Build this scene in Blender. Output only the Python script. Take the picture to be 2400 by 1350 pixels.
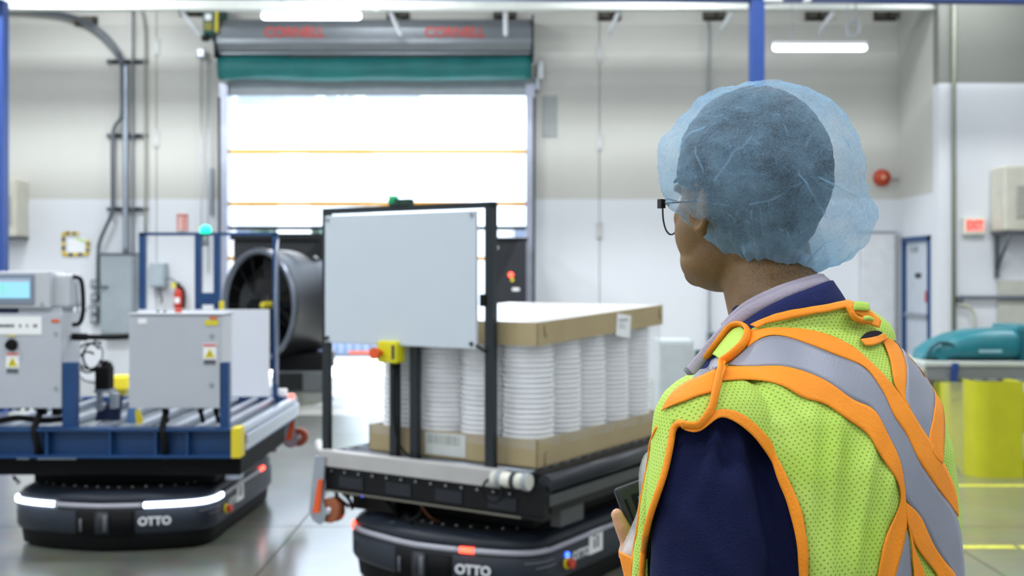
import bpy, bmesh, math, random
import numpy as np
from mathutils import Vector, Matrix, Euler, noise
from mathutils.bvhtree import BVHTree

random.seed(7)
for o in list(bpy.data.objects):
    bpy.data.objects.remove(o, do_unlink=True)
SC = bpy.context.scene
COL = SC.collection
PI = math.pi
FPX = 2600.0          # focal length in pixels of the 2400 px wide frame
EYE = 1.6             # camera height
HZ = 640.0            # image row of the horizon

# ------------------------------------------------------------------ camera
cam_d = bpy.data.cameras.new('camera')
cam = bpy.data.objects.new('camera', cam_d)
COL.objects.link(cam)
cam.location = (0, 0, EYE)
cam.rotation_euler = (PI/2, 0, 0)
cam_d.sensor_width = 36.0
cam_d.lens = 36.0*FPX/2400.0
cam_d.shift_y = -(675.0-HZ)/2400.0
cam_d.clip_start = 0.05
cam_d.clip_end = 300
cam_d.dof.use_dof = True
cam_d.dof.focus_distance = 1.28
cam_d.dof.aperture_fstop = 6.5
SC.camera = cam

# ------------------------------------------------------------------ world, sun, lamps, exposure
SC.view_settings.view_transform = 'Standard'
SC.view_settings.look = 'None'
SC.view_settings.exposure = 0.36
SC.view_settings.gamma = 1.0
SC.view_settings.use_curve_mapping = False
w = bpy.data.worlds.new('daylight_sky'); SC.world = w
w.use_nodes = True
nt = w.node_tree; nt.nodes.clear()
wo = nt.nodes.new('ShaderNodeOutputWorld'); bg = nt.nodes.new('ShaderNodeBackground')
bg.inputs['Color'].default_value = (0.74, 0.86, 1.0, 1); bg.inputs['Strength'].default_value = 3.3
nt.links.new(bg.outputs[0], wo.inputs[0])

sun_d = bpy.data.lights.new('sun', 'SUN'); sun = bpy.data.objects.new('sun', sun_d); COL.objects.link(sun)
sun_d.energy = 14.0; sun_d.angle = math.radians(0.6); sun_d.color = (1.0, 0.98, 0.95)
sun_dir = Vector((0.10, -1.0, -1.02)).normalized()
sun.rotation_euler = sun_dir.to_track_quat('-Z', 'Y').to_euler()
sun.location = (0, 40, 40)

def area(x, y, z, sx, sy, e, col=(0.93, 0.97, 1.0), name='high_bay_light'):
    d = bpy.data.lights.new(name, 'AREA'); o = bpy.data.objects.new(name, d); COL.objects.link(o)
    d.shape = 'RECTANGLE'; d.size = sx; d.size_y = sy; d.energy = e; d.color = col
    o.location = (x, y, z)
    return o
LAMP = 75.0
for lx in (-6.0, -2.0, 2.0, 6.0):
    for ly, k in ((-3.0, 0.85), (0.5, 0.85), (4.0, 0.9), (7.5, 1.15), (11.0, 1.9), (14.2, 1.0)):
        if lx > 5: k *= 0.7
        if lx < -5: k *= 1.7
        area(lx, ly, 6.05, 1.3, 0.5, LAMP*k)

# ------------------------------------------------------------------ materials
def s2l(c):
    out = []
    for v in c:
        v = v/255.0
        out.append(v/12.92 if v <= 0.04045 else ((v+0.055)/1.055)**2.4)
    return out
_M = {}
def mat(name, rgb, rough=0.5, metal=0.0, var=0.06, vscale=6.0, bump=0.0, bscale=60.0, emit=0.0, emit_rgb=None, coat=0.0, spec=0.5):
    """procedural material: base colour with soft noise variation and fine relief"""
    if name in _M: return _M[name]
    m = bpy.data.materials.new(name); m.use_nodes = True
    n = m.node_tree.nodes; l = m.node_tree.links
    b = n['Principled BSDF']
    c = s2l(rgb)
    b.inputs['Roughness'].default_value = rough
    b.inputs['Metallic'].default_value = metal
    b.inputs['Specular IOR Level'].default_value = spec
    if coat: b.inputs['Coat Weight'].default_value = coat
    tc = n.new('ShaderNodeTexCoord')
    if var > 0:
        nz = n.new('ShaderNodeTexNoise'); nz.inputs['Scale'].default_value = vscale; nz.inputs['Detail'].default_value = 4
        l.new(tc.outputs['Object'], nz.inputs['Vector'])
        r = n.new('ShaderNodeValToRGB')
        r.color_ramp.elements[0].position = 0.3; r.color_ramp.elements[1].position = 0.72
        r.color_ramp.elements[0].color = [v*(1-var) for v in c]+[1]
        r.color_ramp.elements[1].color = [min(1, v*(1+var)) for v in c]+[1]
        l.new(nz.outputs['Fac'], r.inputs['Fac']); l.new(r.outputs['Color'], b.inputs['Base Color'])
    else:
        b.inputs['Base Color'].default_value = c+[1]
    if bump > 0:
        n2 = n.new('ShaderNodeTexNoise'); n2.inputs['Scale'].default_value = bscale; n2.inputs['Detail'].default_value = 3
        l.new(tc.outputs['Object'], n2.inputs['Vector'])
        bp = n.new('ShaderNodeBump'); bp.inputs['Strength'].default_value = bump; bp.inputs['Distance'].default_value = 0.01
        l.new(n2.outputs['Fac'], bp.inputs['Height']); l.new(bp.outputs['Normal'], b.inputs['Normal'])
    if emit > 0:
        e = s2l(emit_rgb or rgb)
        b.inputs['Emission Color'].default_value = e+[1]; b.inputs['Emission Strength'].default_value = emit
    _M[name] = m
    return m

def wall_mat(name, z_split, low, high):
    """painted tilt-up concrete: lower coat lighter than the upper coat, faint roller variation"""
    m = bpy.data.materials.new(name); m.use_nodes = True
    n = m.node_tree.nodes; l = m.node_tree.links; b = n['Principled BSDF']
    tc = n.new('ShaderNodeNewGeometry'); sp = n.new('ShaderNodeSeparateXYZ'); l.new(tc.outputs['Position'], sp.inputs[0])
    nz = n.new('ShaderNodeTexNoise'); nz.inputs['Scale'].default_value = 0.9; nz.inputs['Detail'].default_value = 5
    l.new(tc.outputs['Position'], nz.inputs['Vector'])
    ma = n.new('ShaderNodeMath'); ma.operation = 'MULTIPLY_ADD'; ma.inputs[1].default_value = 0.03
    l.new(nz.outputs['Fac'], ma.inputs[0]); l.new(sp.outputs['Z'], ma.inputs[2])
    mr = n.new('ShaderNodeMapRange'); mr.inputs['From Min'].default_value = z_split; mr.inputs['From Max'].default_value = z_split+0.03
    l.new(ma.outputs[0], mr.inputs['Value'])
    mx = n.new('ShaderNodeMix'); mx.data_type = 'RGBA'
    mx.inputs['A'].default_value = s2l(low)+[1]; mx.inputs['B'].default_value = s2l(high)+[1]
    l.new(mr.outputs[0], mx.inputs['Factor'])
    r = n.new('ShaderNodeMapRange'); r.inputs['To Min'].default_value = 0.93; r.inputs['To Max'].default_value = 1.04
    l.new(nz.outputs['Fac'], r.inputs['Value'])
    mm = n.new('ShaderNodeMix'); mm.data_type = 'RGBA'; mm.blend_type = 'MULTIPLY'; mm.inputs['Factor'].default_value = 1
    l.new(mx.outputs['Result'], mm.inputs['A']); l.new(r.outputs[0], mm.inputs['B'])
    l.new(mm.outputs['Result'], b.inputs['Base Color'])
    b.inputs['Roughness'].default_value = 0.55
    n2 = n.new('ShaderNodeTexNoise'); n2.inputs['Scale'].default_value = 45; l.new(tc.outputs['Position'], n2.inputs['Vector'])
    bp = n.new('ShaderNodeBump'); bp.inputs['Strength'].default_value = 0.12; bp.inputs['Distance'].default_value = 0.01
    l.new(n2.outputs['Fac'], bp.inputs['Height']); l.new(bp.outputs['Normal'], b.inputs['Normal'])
    return m

# ------------------------------------------------------------------ geometry helpers
def frame_from(z, up=Vector((0, 0, 1))):
    z = z.normalized()
    if abs(z.dot(up)) > 0.98: up = Vector((1, 0, 0))
    x = up.cross(z).normalized(); y = z.cross(x)
    return Matrix((x, y, z)).transposed()

class MB:
    def __init__(s): s.bm = bmesh.new()
    def _xf(s, vs, M):
        for v in vs: v.co = M @ v.co
    def box(s, cx, cy, cz, sx, sy, sz, rz=0, rx=0, ry=0, bevel=0.0, seg=2, taper=None):
        b = bmesh.new()
        bmesh.ops.create_cube(b, size=1.0)
        for v in b.verts:
            if taper and v.co.z > 0: v.co.x *= taper; v.co.y *= taper
            v.co.x *= sx; v.co.y *= sy; v.co.z *= sz
        if bevel > 0: bmesh.ops.bevel(b, geom=b.edges[:], offset=min(bevel, 0.45*min(sx, sy, sz)), segments=seg, affect='EDGES', profile=0.6)
        M = Matrix.Translation((cx, cy, cz)) @ Euler((rx, ry, rz)).to_matrix().to_4x4()
        b.transform(M); s.merge(b); return s
    def bb(s, x0, x1, y0, y1, z0, z1, bevel=0.0, **k):
        return s.box((x0+x1)/2, (y0+y1)/2, (z0+z1)/2, abs(x1-x0), abs(y1-y0), abs(z1-z0), bevel=bevel, **k)
    def merge(s, b):
        me = bpy.data.meshes.new('t'); b.to_mesh(me); b.free(); s.bm.from_mesh(me); bpy.data.meshes.remove(me)
    def cyl(s, p0, p1, r, r2=None, seg=16, cap=True):
        p0 = Vector(p0); p1 = Vector(p1); r2 = r if r2 is None else r2
        d = p1-p0; R = frame_from(d)
        a = []; c = []
        for i in range(seg):
            t = 2*PI*i/seg; u = Vector((math.cos(t), math.sin(t), 0))
            a.append(s.bm.verts.new(p0+R@(u*r))); c.append(s.bm.verts.new(p1+R@(u*r2)))
        for i in range(seg):
            j = (i+1) % seg; s.bm.faces.new((a[i], a[j], c[j], c[i])).smooth = True
        if cap: s.bm.faces.new(a[::-1]); s.bm.faces.new(c)
        return s
    def tube(s, pts, r, seg=8, closed=False, rs=None, flat=1.0):
        pts = [Vector(p) for p in pts]; n = len(pts); rings = []; prev = None
        for i, p in enumerate(pts):
            if closed: d = pts[(i+1) % n]-pts[i-1]
            else: d = pts[min(i+1, n-1)]-pts[max(i-1, 0)]
            if d.length < 1e-9: d = Vector((0, 0, 1))
            d.normalize()
            if prev is None: x = frame_from(d).col[0].copy()
            else:
                x = prev-d*prev.dot(d); x.normalize()
            prev = x; y = d.cross(x); rr = rs[i] if rs else r
            rings.append([s.bm.verts.new(p+(x*math.cos(2*PI*k/seg)+y*math.sin(2*PI*k/seg)*flat)*rr) for k in range(seg)])
        for i in range(n-1 if not closed else n):
            A = rings[i]; B = rings[(i+1) % n]
            for k in range(seg):
                j = (k+1) % seg; s.bm.faces.new((A[k], A[j], B[j], B[k])).smooth = True
        if not closed: s.bm.faces.new(rings[0][::-1]); s.bm.faces.new(rings[-1])
        return s
    def lathe(s, prof, seg=32, M=None, arc=2*PI):
        """prof = [(r, z)...] around local z"""
        M = M or Matrix.Identity(4); rings = []
        for r, z in prof:
            rings.append([s.bm.verts.new(M@Vector((r*math.cos(2*PI*k/seg), r*math.sin(2*PI*k/seg), z))) for k in range(seg)])
        for i in range(len(rings)-1):
            for k in range(seg):
                j = (k+1) % seg
                try: s.bm.faces.new((rings[i][k], rings[i][j], rings[i+1][j], rings[i+1][k])).smooth = True
                except ValueError: pass
        return s
    def loft(s, rings, cap=True, smooth=True):
        R = [[s.bm.verts.new(Vector(p)) for p in r] for r in rings]; n = len(R[0])
        for i in range(len(R)-1):
            for k in range(n):
                j = (k+1) % n; s.bm.faces.new((R[i][k], R[i][j], R[i+1][j], R[i+1][k])).smooth = smooth
        if cap: s.bm.faces.new(R[0][::-1]); s.bm.faces.new(R[-1])
        return s
    def prism(s, poly, d0, d1, M=None):
        """poly 2-D (x,z) outline extruded along y from d0 to d1"""
        M = M or Matrix.Identity(4)
        a = [s.bm.verts.new(M@Vector((p[0], d0, p[1]))) for p in poly]; c = [s.bm.verts.new(M@Vector((p[0], d1, p[1]))) for p in poly]
        n = len(poly)
        s.bm.faces.new(a[::-1]); s.bm.faces.new(c)
        for i in range(n):
            j = (i+1) % n; s.bm.faces.new((a[i], a[j], c[j], c[i]))
        return s
    def sphere(s, c, r, sc=(1, 1, 1), u=16, v=10):
        b = bmesh.new(); bmesh.ops.create_uvsphere(b, u_segments=u, v_segments=v, radius=r)
        for q in b.verts: q.co = Vector((q.co.x*sc[0], q.co.y*sc[1], q.co.z*sc[2]))+Vector(c)
        for f in b.faces: f.smooth = True
        s.merge(b); return s
    def build(s, name, m, parent=None, loc=None, rot=None, **props):
        bmesh.ops.recalc_face_normals(s.bm, faces=s.bm.faces[:])
        me = bpy.data.meshes.new(name); s.bm.to_mesh(me); s.bm.free()
        o = bpy.data.objects.new(name, me); COL.objects.link(o)
        if m: me.materials.append(m)
        if parent: o.parent = parent
        if loc is not None: o.location = loc
        if rot is not None: o.rotation_euler = rot
        for k, v in props.items(): o[k] = v
        return o

def thing(name, label, cat, loc=(0, 0, 0), rz=0, group=None):
    o = bpy.data.objects.new(name, None); COL.objects.link(o)
    o.empty_display_size = 0.1
    o.location = loc; o.rotation_euler = (0, 0, rz); o['label'] = label; o['category'] = cat
    if group: o['group'] = group
    return o
def tag(o, label, cat, group=None):
    o['label'] = label; o['category'] = cat
    if group: o['group'] = group
    return o
def struct(mb, name, m, parent=None, **k):
    o = mb.build(name, m, parent, **k)
    if parent is None: o['kind'] = 'structure'
    return o
def sempty(name, loc=(0, 0, 0)):
    o = bpy.data.objects.new(name, None); COL.objects.link(o); o.location = loc; o['kind'] = 'structure'; return o
def copy_tree(o, parent=None):
    c = o.copy(); COL.objects.link(c)
    if parent: c.parent = parent
    for ch in [x for x in bpy.data.objects if x.parent == o and x.name != c.name]:
        copy_tree(ch, c)
    return c
def text_obj(name, body, size, m, parent, loc, rot, depth=0.003, offset=0.0, space=1.0, align='CENTER', label=None, xs=1.0):
    cu = bpy.data.curves.new('txt', 'FONT'); cu.body = body; cu.size = size; cu.extrude = depth; cu.offset = offset
    cu.align_x = align; cu.align_y = 'CENTER'; cu.space_character = space; cu.resolution_u = 3
    t = bpy.data.objects.new('txt', cu); COL.objects.link(t)
    bpy.context.view_layer.update()
    me = bpy.data.meshes.new_from_object(t.evaluated_get(bpy.context.evaluated_depsgraph_get()))
    bpy.data.objects.remove(t, do_unlink=True); bpy.data.curves.remove(cu)
    for v in me.vertices: v.co.x *= xs
    o = bpy.data.objects.new(name, me); COL.objects.link(o); me.materials.clear(); me.materials.append(m)
    if parent: o.parent = parent
    o.location = loc; o.rotation_euler = rot
    if label: o['label'] = label
    return o
def W(px, py, d):
    """point seen at frame pixel (px, py) at depth d"""
    return Vector(((px-1200.0)*d/FPX, d, EYE-(py-HZ)*d/FPX))
def spline(pts, n=8):
    """Catmull-Rom through pts"""
    P = [Vector(p) for p in pts]; out = []
    for i in range(len(P)-1):
        a = P[max(i-1, 0)]; b = P[i]; c = P[i+1]; d = P[min(i+2, len(P)-1)]
        for k in range(n):
            t = k/n
            out.append(0.5*((2*b)+(c-a)*t+(2*a-5*b+4*c-d)*t*t+(3*b-a-3*c+d)*t**3))
    out.append(P[-1]); return out

m_white = mat('white_paint', (226, 229, 233), 0.5, bump=0.03)
m_black = mat('black_plastic', (8, 9, 11), 0.55, bump=0.05, spec=0.25)
m_blackmetal = mat('black_metal', (12, 14, 17), 0.5, 0.1, bump=0.03, spec=0.3)
m_grey = mat('grey_paint', (150, 158, 164), 0.5, bump=0.03)
m_steel = mat('galvanised_steel', (170, 176, 186), 0.35, 0.8, var=0.12, vscale=14)
m_alu = mat('brushed_aluminium', (200, 206, 216), 0.28, 0.85, var=0.05)
m_blue = mat('blue_paint', (14, 62, 112), 0.45, var=0.12, bump=0.03)
m_gantry = mat('gantry_blue_paint', (24, 60, 128), 0.5, var=0.05)
m_yellow = mat('yellow_paint', (225, 205, 40), 0.5, var=0.05)
m_red = mat('red_paint', (190, 50, 30), 0.4)
m_orange = mat('orange_plastic', (230, 90, 30), 0.4)
m_rubber = mat('black_rubber', (9, 9, 10), 0.75, bump=0.1, spec=0.25)
m_lamp = mat('lamp_tube_light', (255, 255, 255), 0.4, emit=5.0, emit_rgb=(240, 246, 255), var=0)
m_whiteled = mat('white_led_light', (255, 255, 255), 0.4, emit=7.0, emit_rgb=(215, 232, 255), var=0)
m_redled = mat('red_led_light', (255, 90, 70), 0.4, emit=4.0, emit_rgb=(255, 70, 50), var=0)
m_blueled = mat('blue_led_light', (80, 120, 255), 0.4, emit=4.0, emit_rgb=(50, 90, 255), var=0)
m_greenled = mat('green_beacon_light', (20, 220, 160), 0.3, emit=1.6, emit_rgb=(20, 235, 170), var=0)
m_vis = mat('label_paper', (236, 238, 240), 0.6, var=0.02)
m_ink = mat('dark_ink', (45, 48, 55), 0.7, var=0)
# ================================================================== ROOM
YW = 16.56
def wx(px, d=YW): return (px-1200.0)*d/FPX
def wz(py, d=YW): return EYE-(py-HZ)*d/FPX

def floor_mat():
    m = bpy.data.materials.new('sealed_concrete'); m.use_nodes = True
    n = m.node_tree.nodes; l = m.node_tree.links; b = n['Principled BSDF']
    g = n.new('ShaderNodeNewGeometry')
    n1 = n.new('ShaderNodeTexNoise'); n1.inputs['Scale'].default_value = 0.55; n1.inputs['Detail'].default_value = 6; n1.inputs['Roughness'].default_value = 0.6
    l.new(g.outputs['Position'], n1.inputs['Vector'])
    r = n.new('ShaderNodeValToRGB'); r.color_ramp.elements[0].position = 0.32; r.color_ramp.elements[1].position = 0.68
    r.color_ramp.elements[0].color = s2l((86, 88, 78))+[1]; r.color_ramp.elements[1].color = s2l((124, 125, 116))+[1]
    l.new(n1.outputs['Fac'], r.inputs['Fac'])
    n2 = n.new('ShaderNodeTexNoise'); n2.inputs['Scale'].default_value = 6; n2.inputs['Detail'].default_value = 8
    l.new(g.outputs['Position'], n2.inputs['Vector'])
    mx = n.new('ShaderNodeMix'); mx.data_type = 'RGBA'; mx.blend_type = 'OVERLAY'; mx.inputs['Factor'].default_value = 0.35
    l.new(r.outputs['Color'], mx.inputs['A']); l.new(n2.outputs['Color'], mx.inputs['B'])
    l.new(mx.outputs['Result'], b.inputs['Base Color'])
    rr = n.new('ShaderNodeMapRange'); rr.inputs['To Min'].default_value = 0.22; rr.inputs['To Max'].default_value = 0.40
    l.new(n1.outputs['Fac'], rr.inputs['Value']); l.new(rr.outputs[0], b.inputs['Roughness'])
    b.inputs['Specular IOR Level'].default_value = 0.6; b.inputs['Coat Weight'].default_value = 1.0; b.inputs['Coat Roughness'].default_value = 0.2; b.inputs['Coat IOR'].default_value = 1.7
    bp = n.new('ShaderNodeBump'); bp.inputs['Strength'].default_value = 0.05; bp.inputs['Distance'].default_value = 0.01
    l.new(n2.outputs['Fac'], bp.inputs['Height']); l.new(bp.outputs['Normal'], b.inputs['Normal'])
    return m
m_floor = floor_mat()
X0, X1, Y0, ZC = -9.0, 9.5, -6.0, 6.3
# floor slabs: saw-cut joints between them
fl = sempty('floor')
MB().bb(X0, X1, Y0, YW+0.5, -0.2, -0.012).build('slab_bed', mat('joint_filler', (70, 70, 68), 0.8), fl)
xs = [X0, -5.2, -1.35, 2.6, 6.2, X1]; ys = [Y0, -1.0, 3.0, 7.0, 11.0, 14.6, YW+0.5]
for i in range(5):
    for j in range(6):
        MB().bb(xs[i]+0.005, xs[i+1]-0.005, ys[j]+0.005, ys[j+1]-0.005, -0.012, 0.0).build('slab', m_floor, fl)
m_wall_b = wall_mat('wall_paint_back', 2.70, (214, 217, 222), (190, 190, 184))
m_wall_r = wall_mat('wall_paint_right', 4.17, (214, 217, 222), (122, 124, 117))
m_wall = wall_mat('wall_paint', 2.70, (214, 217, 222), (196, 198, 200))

# back wall: precast panels with recessed joints, opening for the roll-up door
DX0, DX1, DZ = wx(537), wx(1234), 4.45
back = sempty('wall_back')
MB().bb(X0, DX0, YW+0.06, YW+0.3, 0, ZC).bb(DX1, wx(2105), YW+0.06, YW+0.3, 0, ZC).bb(DX0, DX1, YW+0.06, YW+0.3, DZ, ZC).build('backing', m_wall_b, back)
js = [X0, wx(367), DX0]
for a, b_ in zip(js[:-1], js[1:]): MB().bb(a+0.006, b_-0.006, YW, YW+0.06, 0, ZC).build('panel', m_wall_b, back)
js = [DX1, wx(1405), wx(2105)+0.3]
for a, b_ in zip(js[:-1], js[1:]): MB().bb(a+0.006, b_-0.006, YW, YW+0.06, 0, ZC).build('panel', m_wall_b, back)
MB().bb(DX0-0.0, DX1+0.0, YW, YW+0.06, DZ, ZC).build('panel', m_wall_b, back)
# door reveal
# right: return wall coming forward, then the front face of the jog
XR = wx(2105); YJ = XR*FPX/1000.0
ret = sempty('wall_return')
dy0, dy1, dh = YJ+0.28, YW-0.22, 2.12
MB().bb(XR, XR+0.2, YJ+0.2, dy0, 0, dh).bb(XR, XR+0.2, dy1, YW, 0, dh).bb(XR, XR+0.2, YJ+0.2, YW, dh, ZC).build('panel', m_wall_b, ret)
rgt = sempty('wall_right')
jr = [XR, (2232-1200)*YJ/FPX, X1+0.3]
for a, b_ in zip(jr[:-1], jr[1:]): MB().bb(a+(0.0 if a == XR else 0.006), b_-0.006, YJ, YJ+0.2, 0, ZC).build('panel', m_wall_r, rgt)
struct(MB().bb(X0-0.2, X0, Y0, YW+0.5, 0, ZC), 'wall_left', m_wall)
struct(MB().bb(X1, X1+0.2, Y0, YJ, 0, ZC), 'wall_side', m_wall)
struct(MB().bb(X0, X1, Y0-0.2, Y0, 0, ZC), 'wall_front', m_wall)
struct(MB().bb(X0-0.2, X1+0.2, Y0-0.2, YW+0.3, ZC, ZC+0.2), 'ceiling', mat('ceiling_paint', (150, 152, 150), 0.7))
MB().bb(XR, XR+1.5, YW+0.0, YW+0.1, 0, ZC).build('panel', m_wall_b, ret)

# personnel door in the return wall (blue frame, pale leaf)
d1 = sempty('door_1', (XR, (dy0+dy1)/2, 0))
hw = (dy1-dy0)/2
MB().bb(-0.03, 0.16, -hw, -hw+0.07, 0, dh).bb(-0.03, 0.16, hw-0.07, hw, 0, dh).bb(-0.03, 0.16, -hw, hw, dh-0.07, dh).build('door_frame', m_blue, d1)
lf = MB().bb(0.02, 0.07, -hw+0.07, hw-0.07, 0.01, dh-0.07).build('door_leaf', mat('door_leaf_paint', (190, 198, 208), 0.45), d1)
MB().bb(-0.03, 0.02, -hw+0.12, hw-0.12, 0.97, 1.03, bevel=0.008).build('push_bar', m_steel, lf)
MB().bb(0.01, 0.02, -0.12, 0.1, 1.53, 1.60).build('door_plate', m_ink, lf)
MB().box(-0.0, 0.12, dh-0.17, 0.05, 0.25, 0.06, bevel=0.01).build('door_closer', m_grey, lf)
MB().box(-0.01, -0.38, 1.27, 0.02, 0.05, 0.16, bevel=0.005).build('tag', m_red, lf)

# flush white panel on the back wall next to the door
p = thing('wall_cabinet', 'tall flat white cabinet on the back wall left of the blue door frame', 'cabinet', (wx(2052), YW, 0))
MB().bb(-0.24, 0.24, -0.14, 0, 0.02, 2.2, bevel=0.01).build('body', mat('cabinet_white', (205, 207, 210), 0.5), p)
MB().bb(-0.26, 0.26, -0.16, 0, 2.2, 2.225).build('cap', m_grey, p)

# ================================================================== ROLL-UP DOOR
ru = sempty('door_2', ((DX0+DX1)/2, YW, 0))
hwid = (DX1-DX0)/2
m_track = mat('track_zinc', (176, 180, 196), 0.35, 0.5)
for s_ in (-1, 1):
    g = MB().bb(s_*(hwid+0.055)-0.065, s_*(hwid+0.055)+0.065, -0.14, 0.0, 0, 4.42, bevel=0.01).build('guide_track', m_track, ru)
    MB().bb(s_*(hwid+0.11)-0.015, s_*(hwid+0.11)+0.015, -0.155, -0.14, 0, 4.2).build('seal_strip', m_blackmetal, g)
# hood of the shutter: rounded galvanised housing
hz0, hz1 = 4.80, 5.32
prof = [(0.0, hz1), (-0.30, hz1), (-0.42, hz1-0.06), (-0.47, hz1-0.16), (-0.47, hz0+0.14), (-0.40, hz0+0.04), (-0.34, hz0+0.10), (-0.34, hz0), (0.0, hz0)]
b = MB()
hx = hwid+0.07
a = [b.bm.verts.new((-hx, y, z)) for y, z in prof]; c = [b.bm.verts.new((hx, y, z)) for y, z in prof]
for i in range(len(prof)):
    j = (i+1) % len(prof); b.bm.faces.new((a[i], a[j], c[j], c[i]))
b.bm.faces.new(a); b.bm.faces.new(c[::-1])
hood = b.build('shutter_hood', mat('hood_metal', (130, 136, 142), 0.36, 0.5, var=0.05), ru)
for s_ in (-1, 1):
    MB().box(s_*(hx+0.015), -0.24, 5.04, 0.03, 0.5, 0.62, bevel=0.01).build('end_plate', m_blackmetal, hood)
m_redink = mat('red_print', (206, 84, 78), 0.6)
for px in (690, 1066):
    x = wx(px, YW-0.47)-(DX0+DX1)/2
    t = text_obj('lettering', 'CORNELL', 0.20, m_redink, hood, (x, -0.475, wz(77, YW-0.47)), (PI/2, 0, 0), 0.002, 0.006, 1.0, label='red CORNELL lettering', xs=1.0)
# green fabric roll, slightly sagging
b = MB(); rings = []
for i in range(41):
    x = -hx+2*hx*i/40; ring = []
    sag = 0.015*math.sin(i*0.35)+0.02*math.cos(2*PI*i/40)
    for k in range(20):
        t = 2*PI*k/20; r = 0.172+0.006*math.sin(3*t+i*0.5)
        ring.append((x, -0.30+r*math.cos(t)*0.8, 4.60+sag*0.4+r*math.sin(t)))
    rings.append(ring)
b.loft(rings)
b.build('fabric_roll', mat('green_fabric', (22, 108, 108), 0.55, var=0.15, vscale=3), ru)
# translucent curtain below the roll with vision panel and yellow ribs
def curtain_mat():
    m = bpy.data.materials.new('clear_vinyl'); m.use_nodes = True
    n = m.node_tree.nodes; l = m.node_tree.links; n.clear()
    o = n.new('ShaderNodeOutputMaterial'); tr = n.new('ShaderNodeBsdfTransparent'); tl = n.new('ShaderNodeBsdfTranslucent'); gl = n.new('ShaderNodeBsdfGlossy')
    tr.inputs[0].default_value = (0.93, 0.96, 1, 1); tl.inputs[0].default_value = (0.75, 0.82, 0.92, 1); gl.inputs['Roughness'].default_value = 0.15
    m1 = n.new('ShaderNodeMixShader'); m1.inputs[0].default_value = 0.22; m2 = n.new('ShaderNodeMixShader'); m2.inputs[0].default_value = 0.05
    l.new(tr.outputs[0], m1.inputs[1]); l.new(tl.outputs[0], m1.inputs[2]); l.new(m1.outputs[0], m2.inputs[1]); l.new(gl.outputs[0], m2.inputs[2]); l.new(m2.outputs[0], o.inputs[0])
    return m
m_vinyl = curtain_mat()
ci = hwid-0.01
cz1 = wz(226)
MB().bb(-ci, ci, -0.06, -0.04, cz1, 4.5).build('curtain_top', mat('grey_fabric', (168, 174, 180), 0.6), ru)
MB().bb(-ci, ci, -0.052, -0.048, 2.3, cz1).build('curtain_pane', m_vinyl, ru)
for py in (356, 478, 606):
    z = wz(py)
    MB().bb(-ci, ci, -0.06, -0.035, z-0.03, z+0.03, bevel=0.004).build('curtain_rib', mat('rib_yellow', (236, 172, 40), 0.5), ru)
MB().bb(-ci, ci, -0.07, -0.03, 2.24, 2.30, bevel=0.01).build('bottom_bar', m_blackmetal, ru)

# opener motor at the top left of the hood
mo = thing('door_opener', 'green and yellow door opener motor at the left end of the shutter hood', 'motor', (wx(517), YW-0.25, wz(62)))
MB().bb(-0.13, 0.10, -0.25, 0.25, -0.22, 0.22, bevel=0.02).build('housing', mat('green_housing', (16, 78, 72), 0.5), mo)
MB().bb(0.05, 0.10, -0.265, -0.2, -0.20, 0.18, bevel=0.01).build('cover', mat('ochre_cover', (198, 180, 30), 0.5), mo)
MB().bb(-0.09, 0.0, -0.262, -0.25, -0.02, 0.07).build('sticker', m_vis, mo)
MB().bb(-0.10, 0.01, -0.260, -0.25, -0.17, -0.05).build('warning_plate', mat('olive_plate', (128, 124, 24), 0.5), mo)
MB().cyl((-0.03, -0.1, 0.22), (-0.03, -0.1, 0.30), 0.05).build('cap', m_vis, mo)
MB().box(-0.13, -0.1, -0.25, 0.1, 0.1, 0.08, bevel=0.01).build('gear_box', m_blackmetal, mo)
# pull chain
ch = thing('pull_chain', 'thin pull chain loop hanging from the green door opener', 'chain', (wx(476), YW-0.1, 0))
for k, dx in enumerate((0, 0.11)):
    MB().tube([(dx, 0, wz(135)), (dx, 0, wz(560)), (dx, 0, wz(640))], 0.010, 6).build('chain_strand', m_steel, ch)
MB().box(0.0, 0, wz(128), 0.12, 0.08, 0.14, bevel=0.02).build('chain_guide', m_steel, ch)
for px_, y0_, y1_, g_ in ((497, 395, 505, 0), (350, 0, 0, 1)):
    if g_: continue
    tag(MB().bb(-0.025, 0.025, -0.05, 0, 0, wz(y0_)-wz(y1_), bevel=0.01).build('cable_channel', m_grey, None, (wx(px_), YW, wz(y1_))), 'short grey cable channel on the wall beside the door track', 'channel')
# right side door sensor
sn = thing('door_sensor', 'white sensor box on the wall right of the green fabric roll', 'sensor', (wx(1266), YW-0.1, wz(168)))
MB().box(0, 0, 0, 0.09, 0.14, 0.26, bevel=0.02).build('housing', m_white, sn)
MB().box(-0.05, 0.03, -0.2, 0.08, 0.08, 0.2, bevel=0.02).build('bracket', m_steel, sn)
tag(MB().bb(-0.11, 0.11, -0.012, 0, 0, 0.62).build('paint_patch', mat('grey_patch', (150, 154, 154), 0.6), None, (wx(1288), YW, wz(322))), 'grey rectangular patch plate on the wall right of the roll-up door', 'plate')

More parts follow.
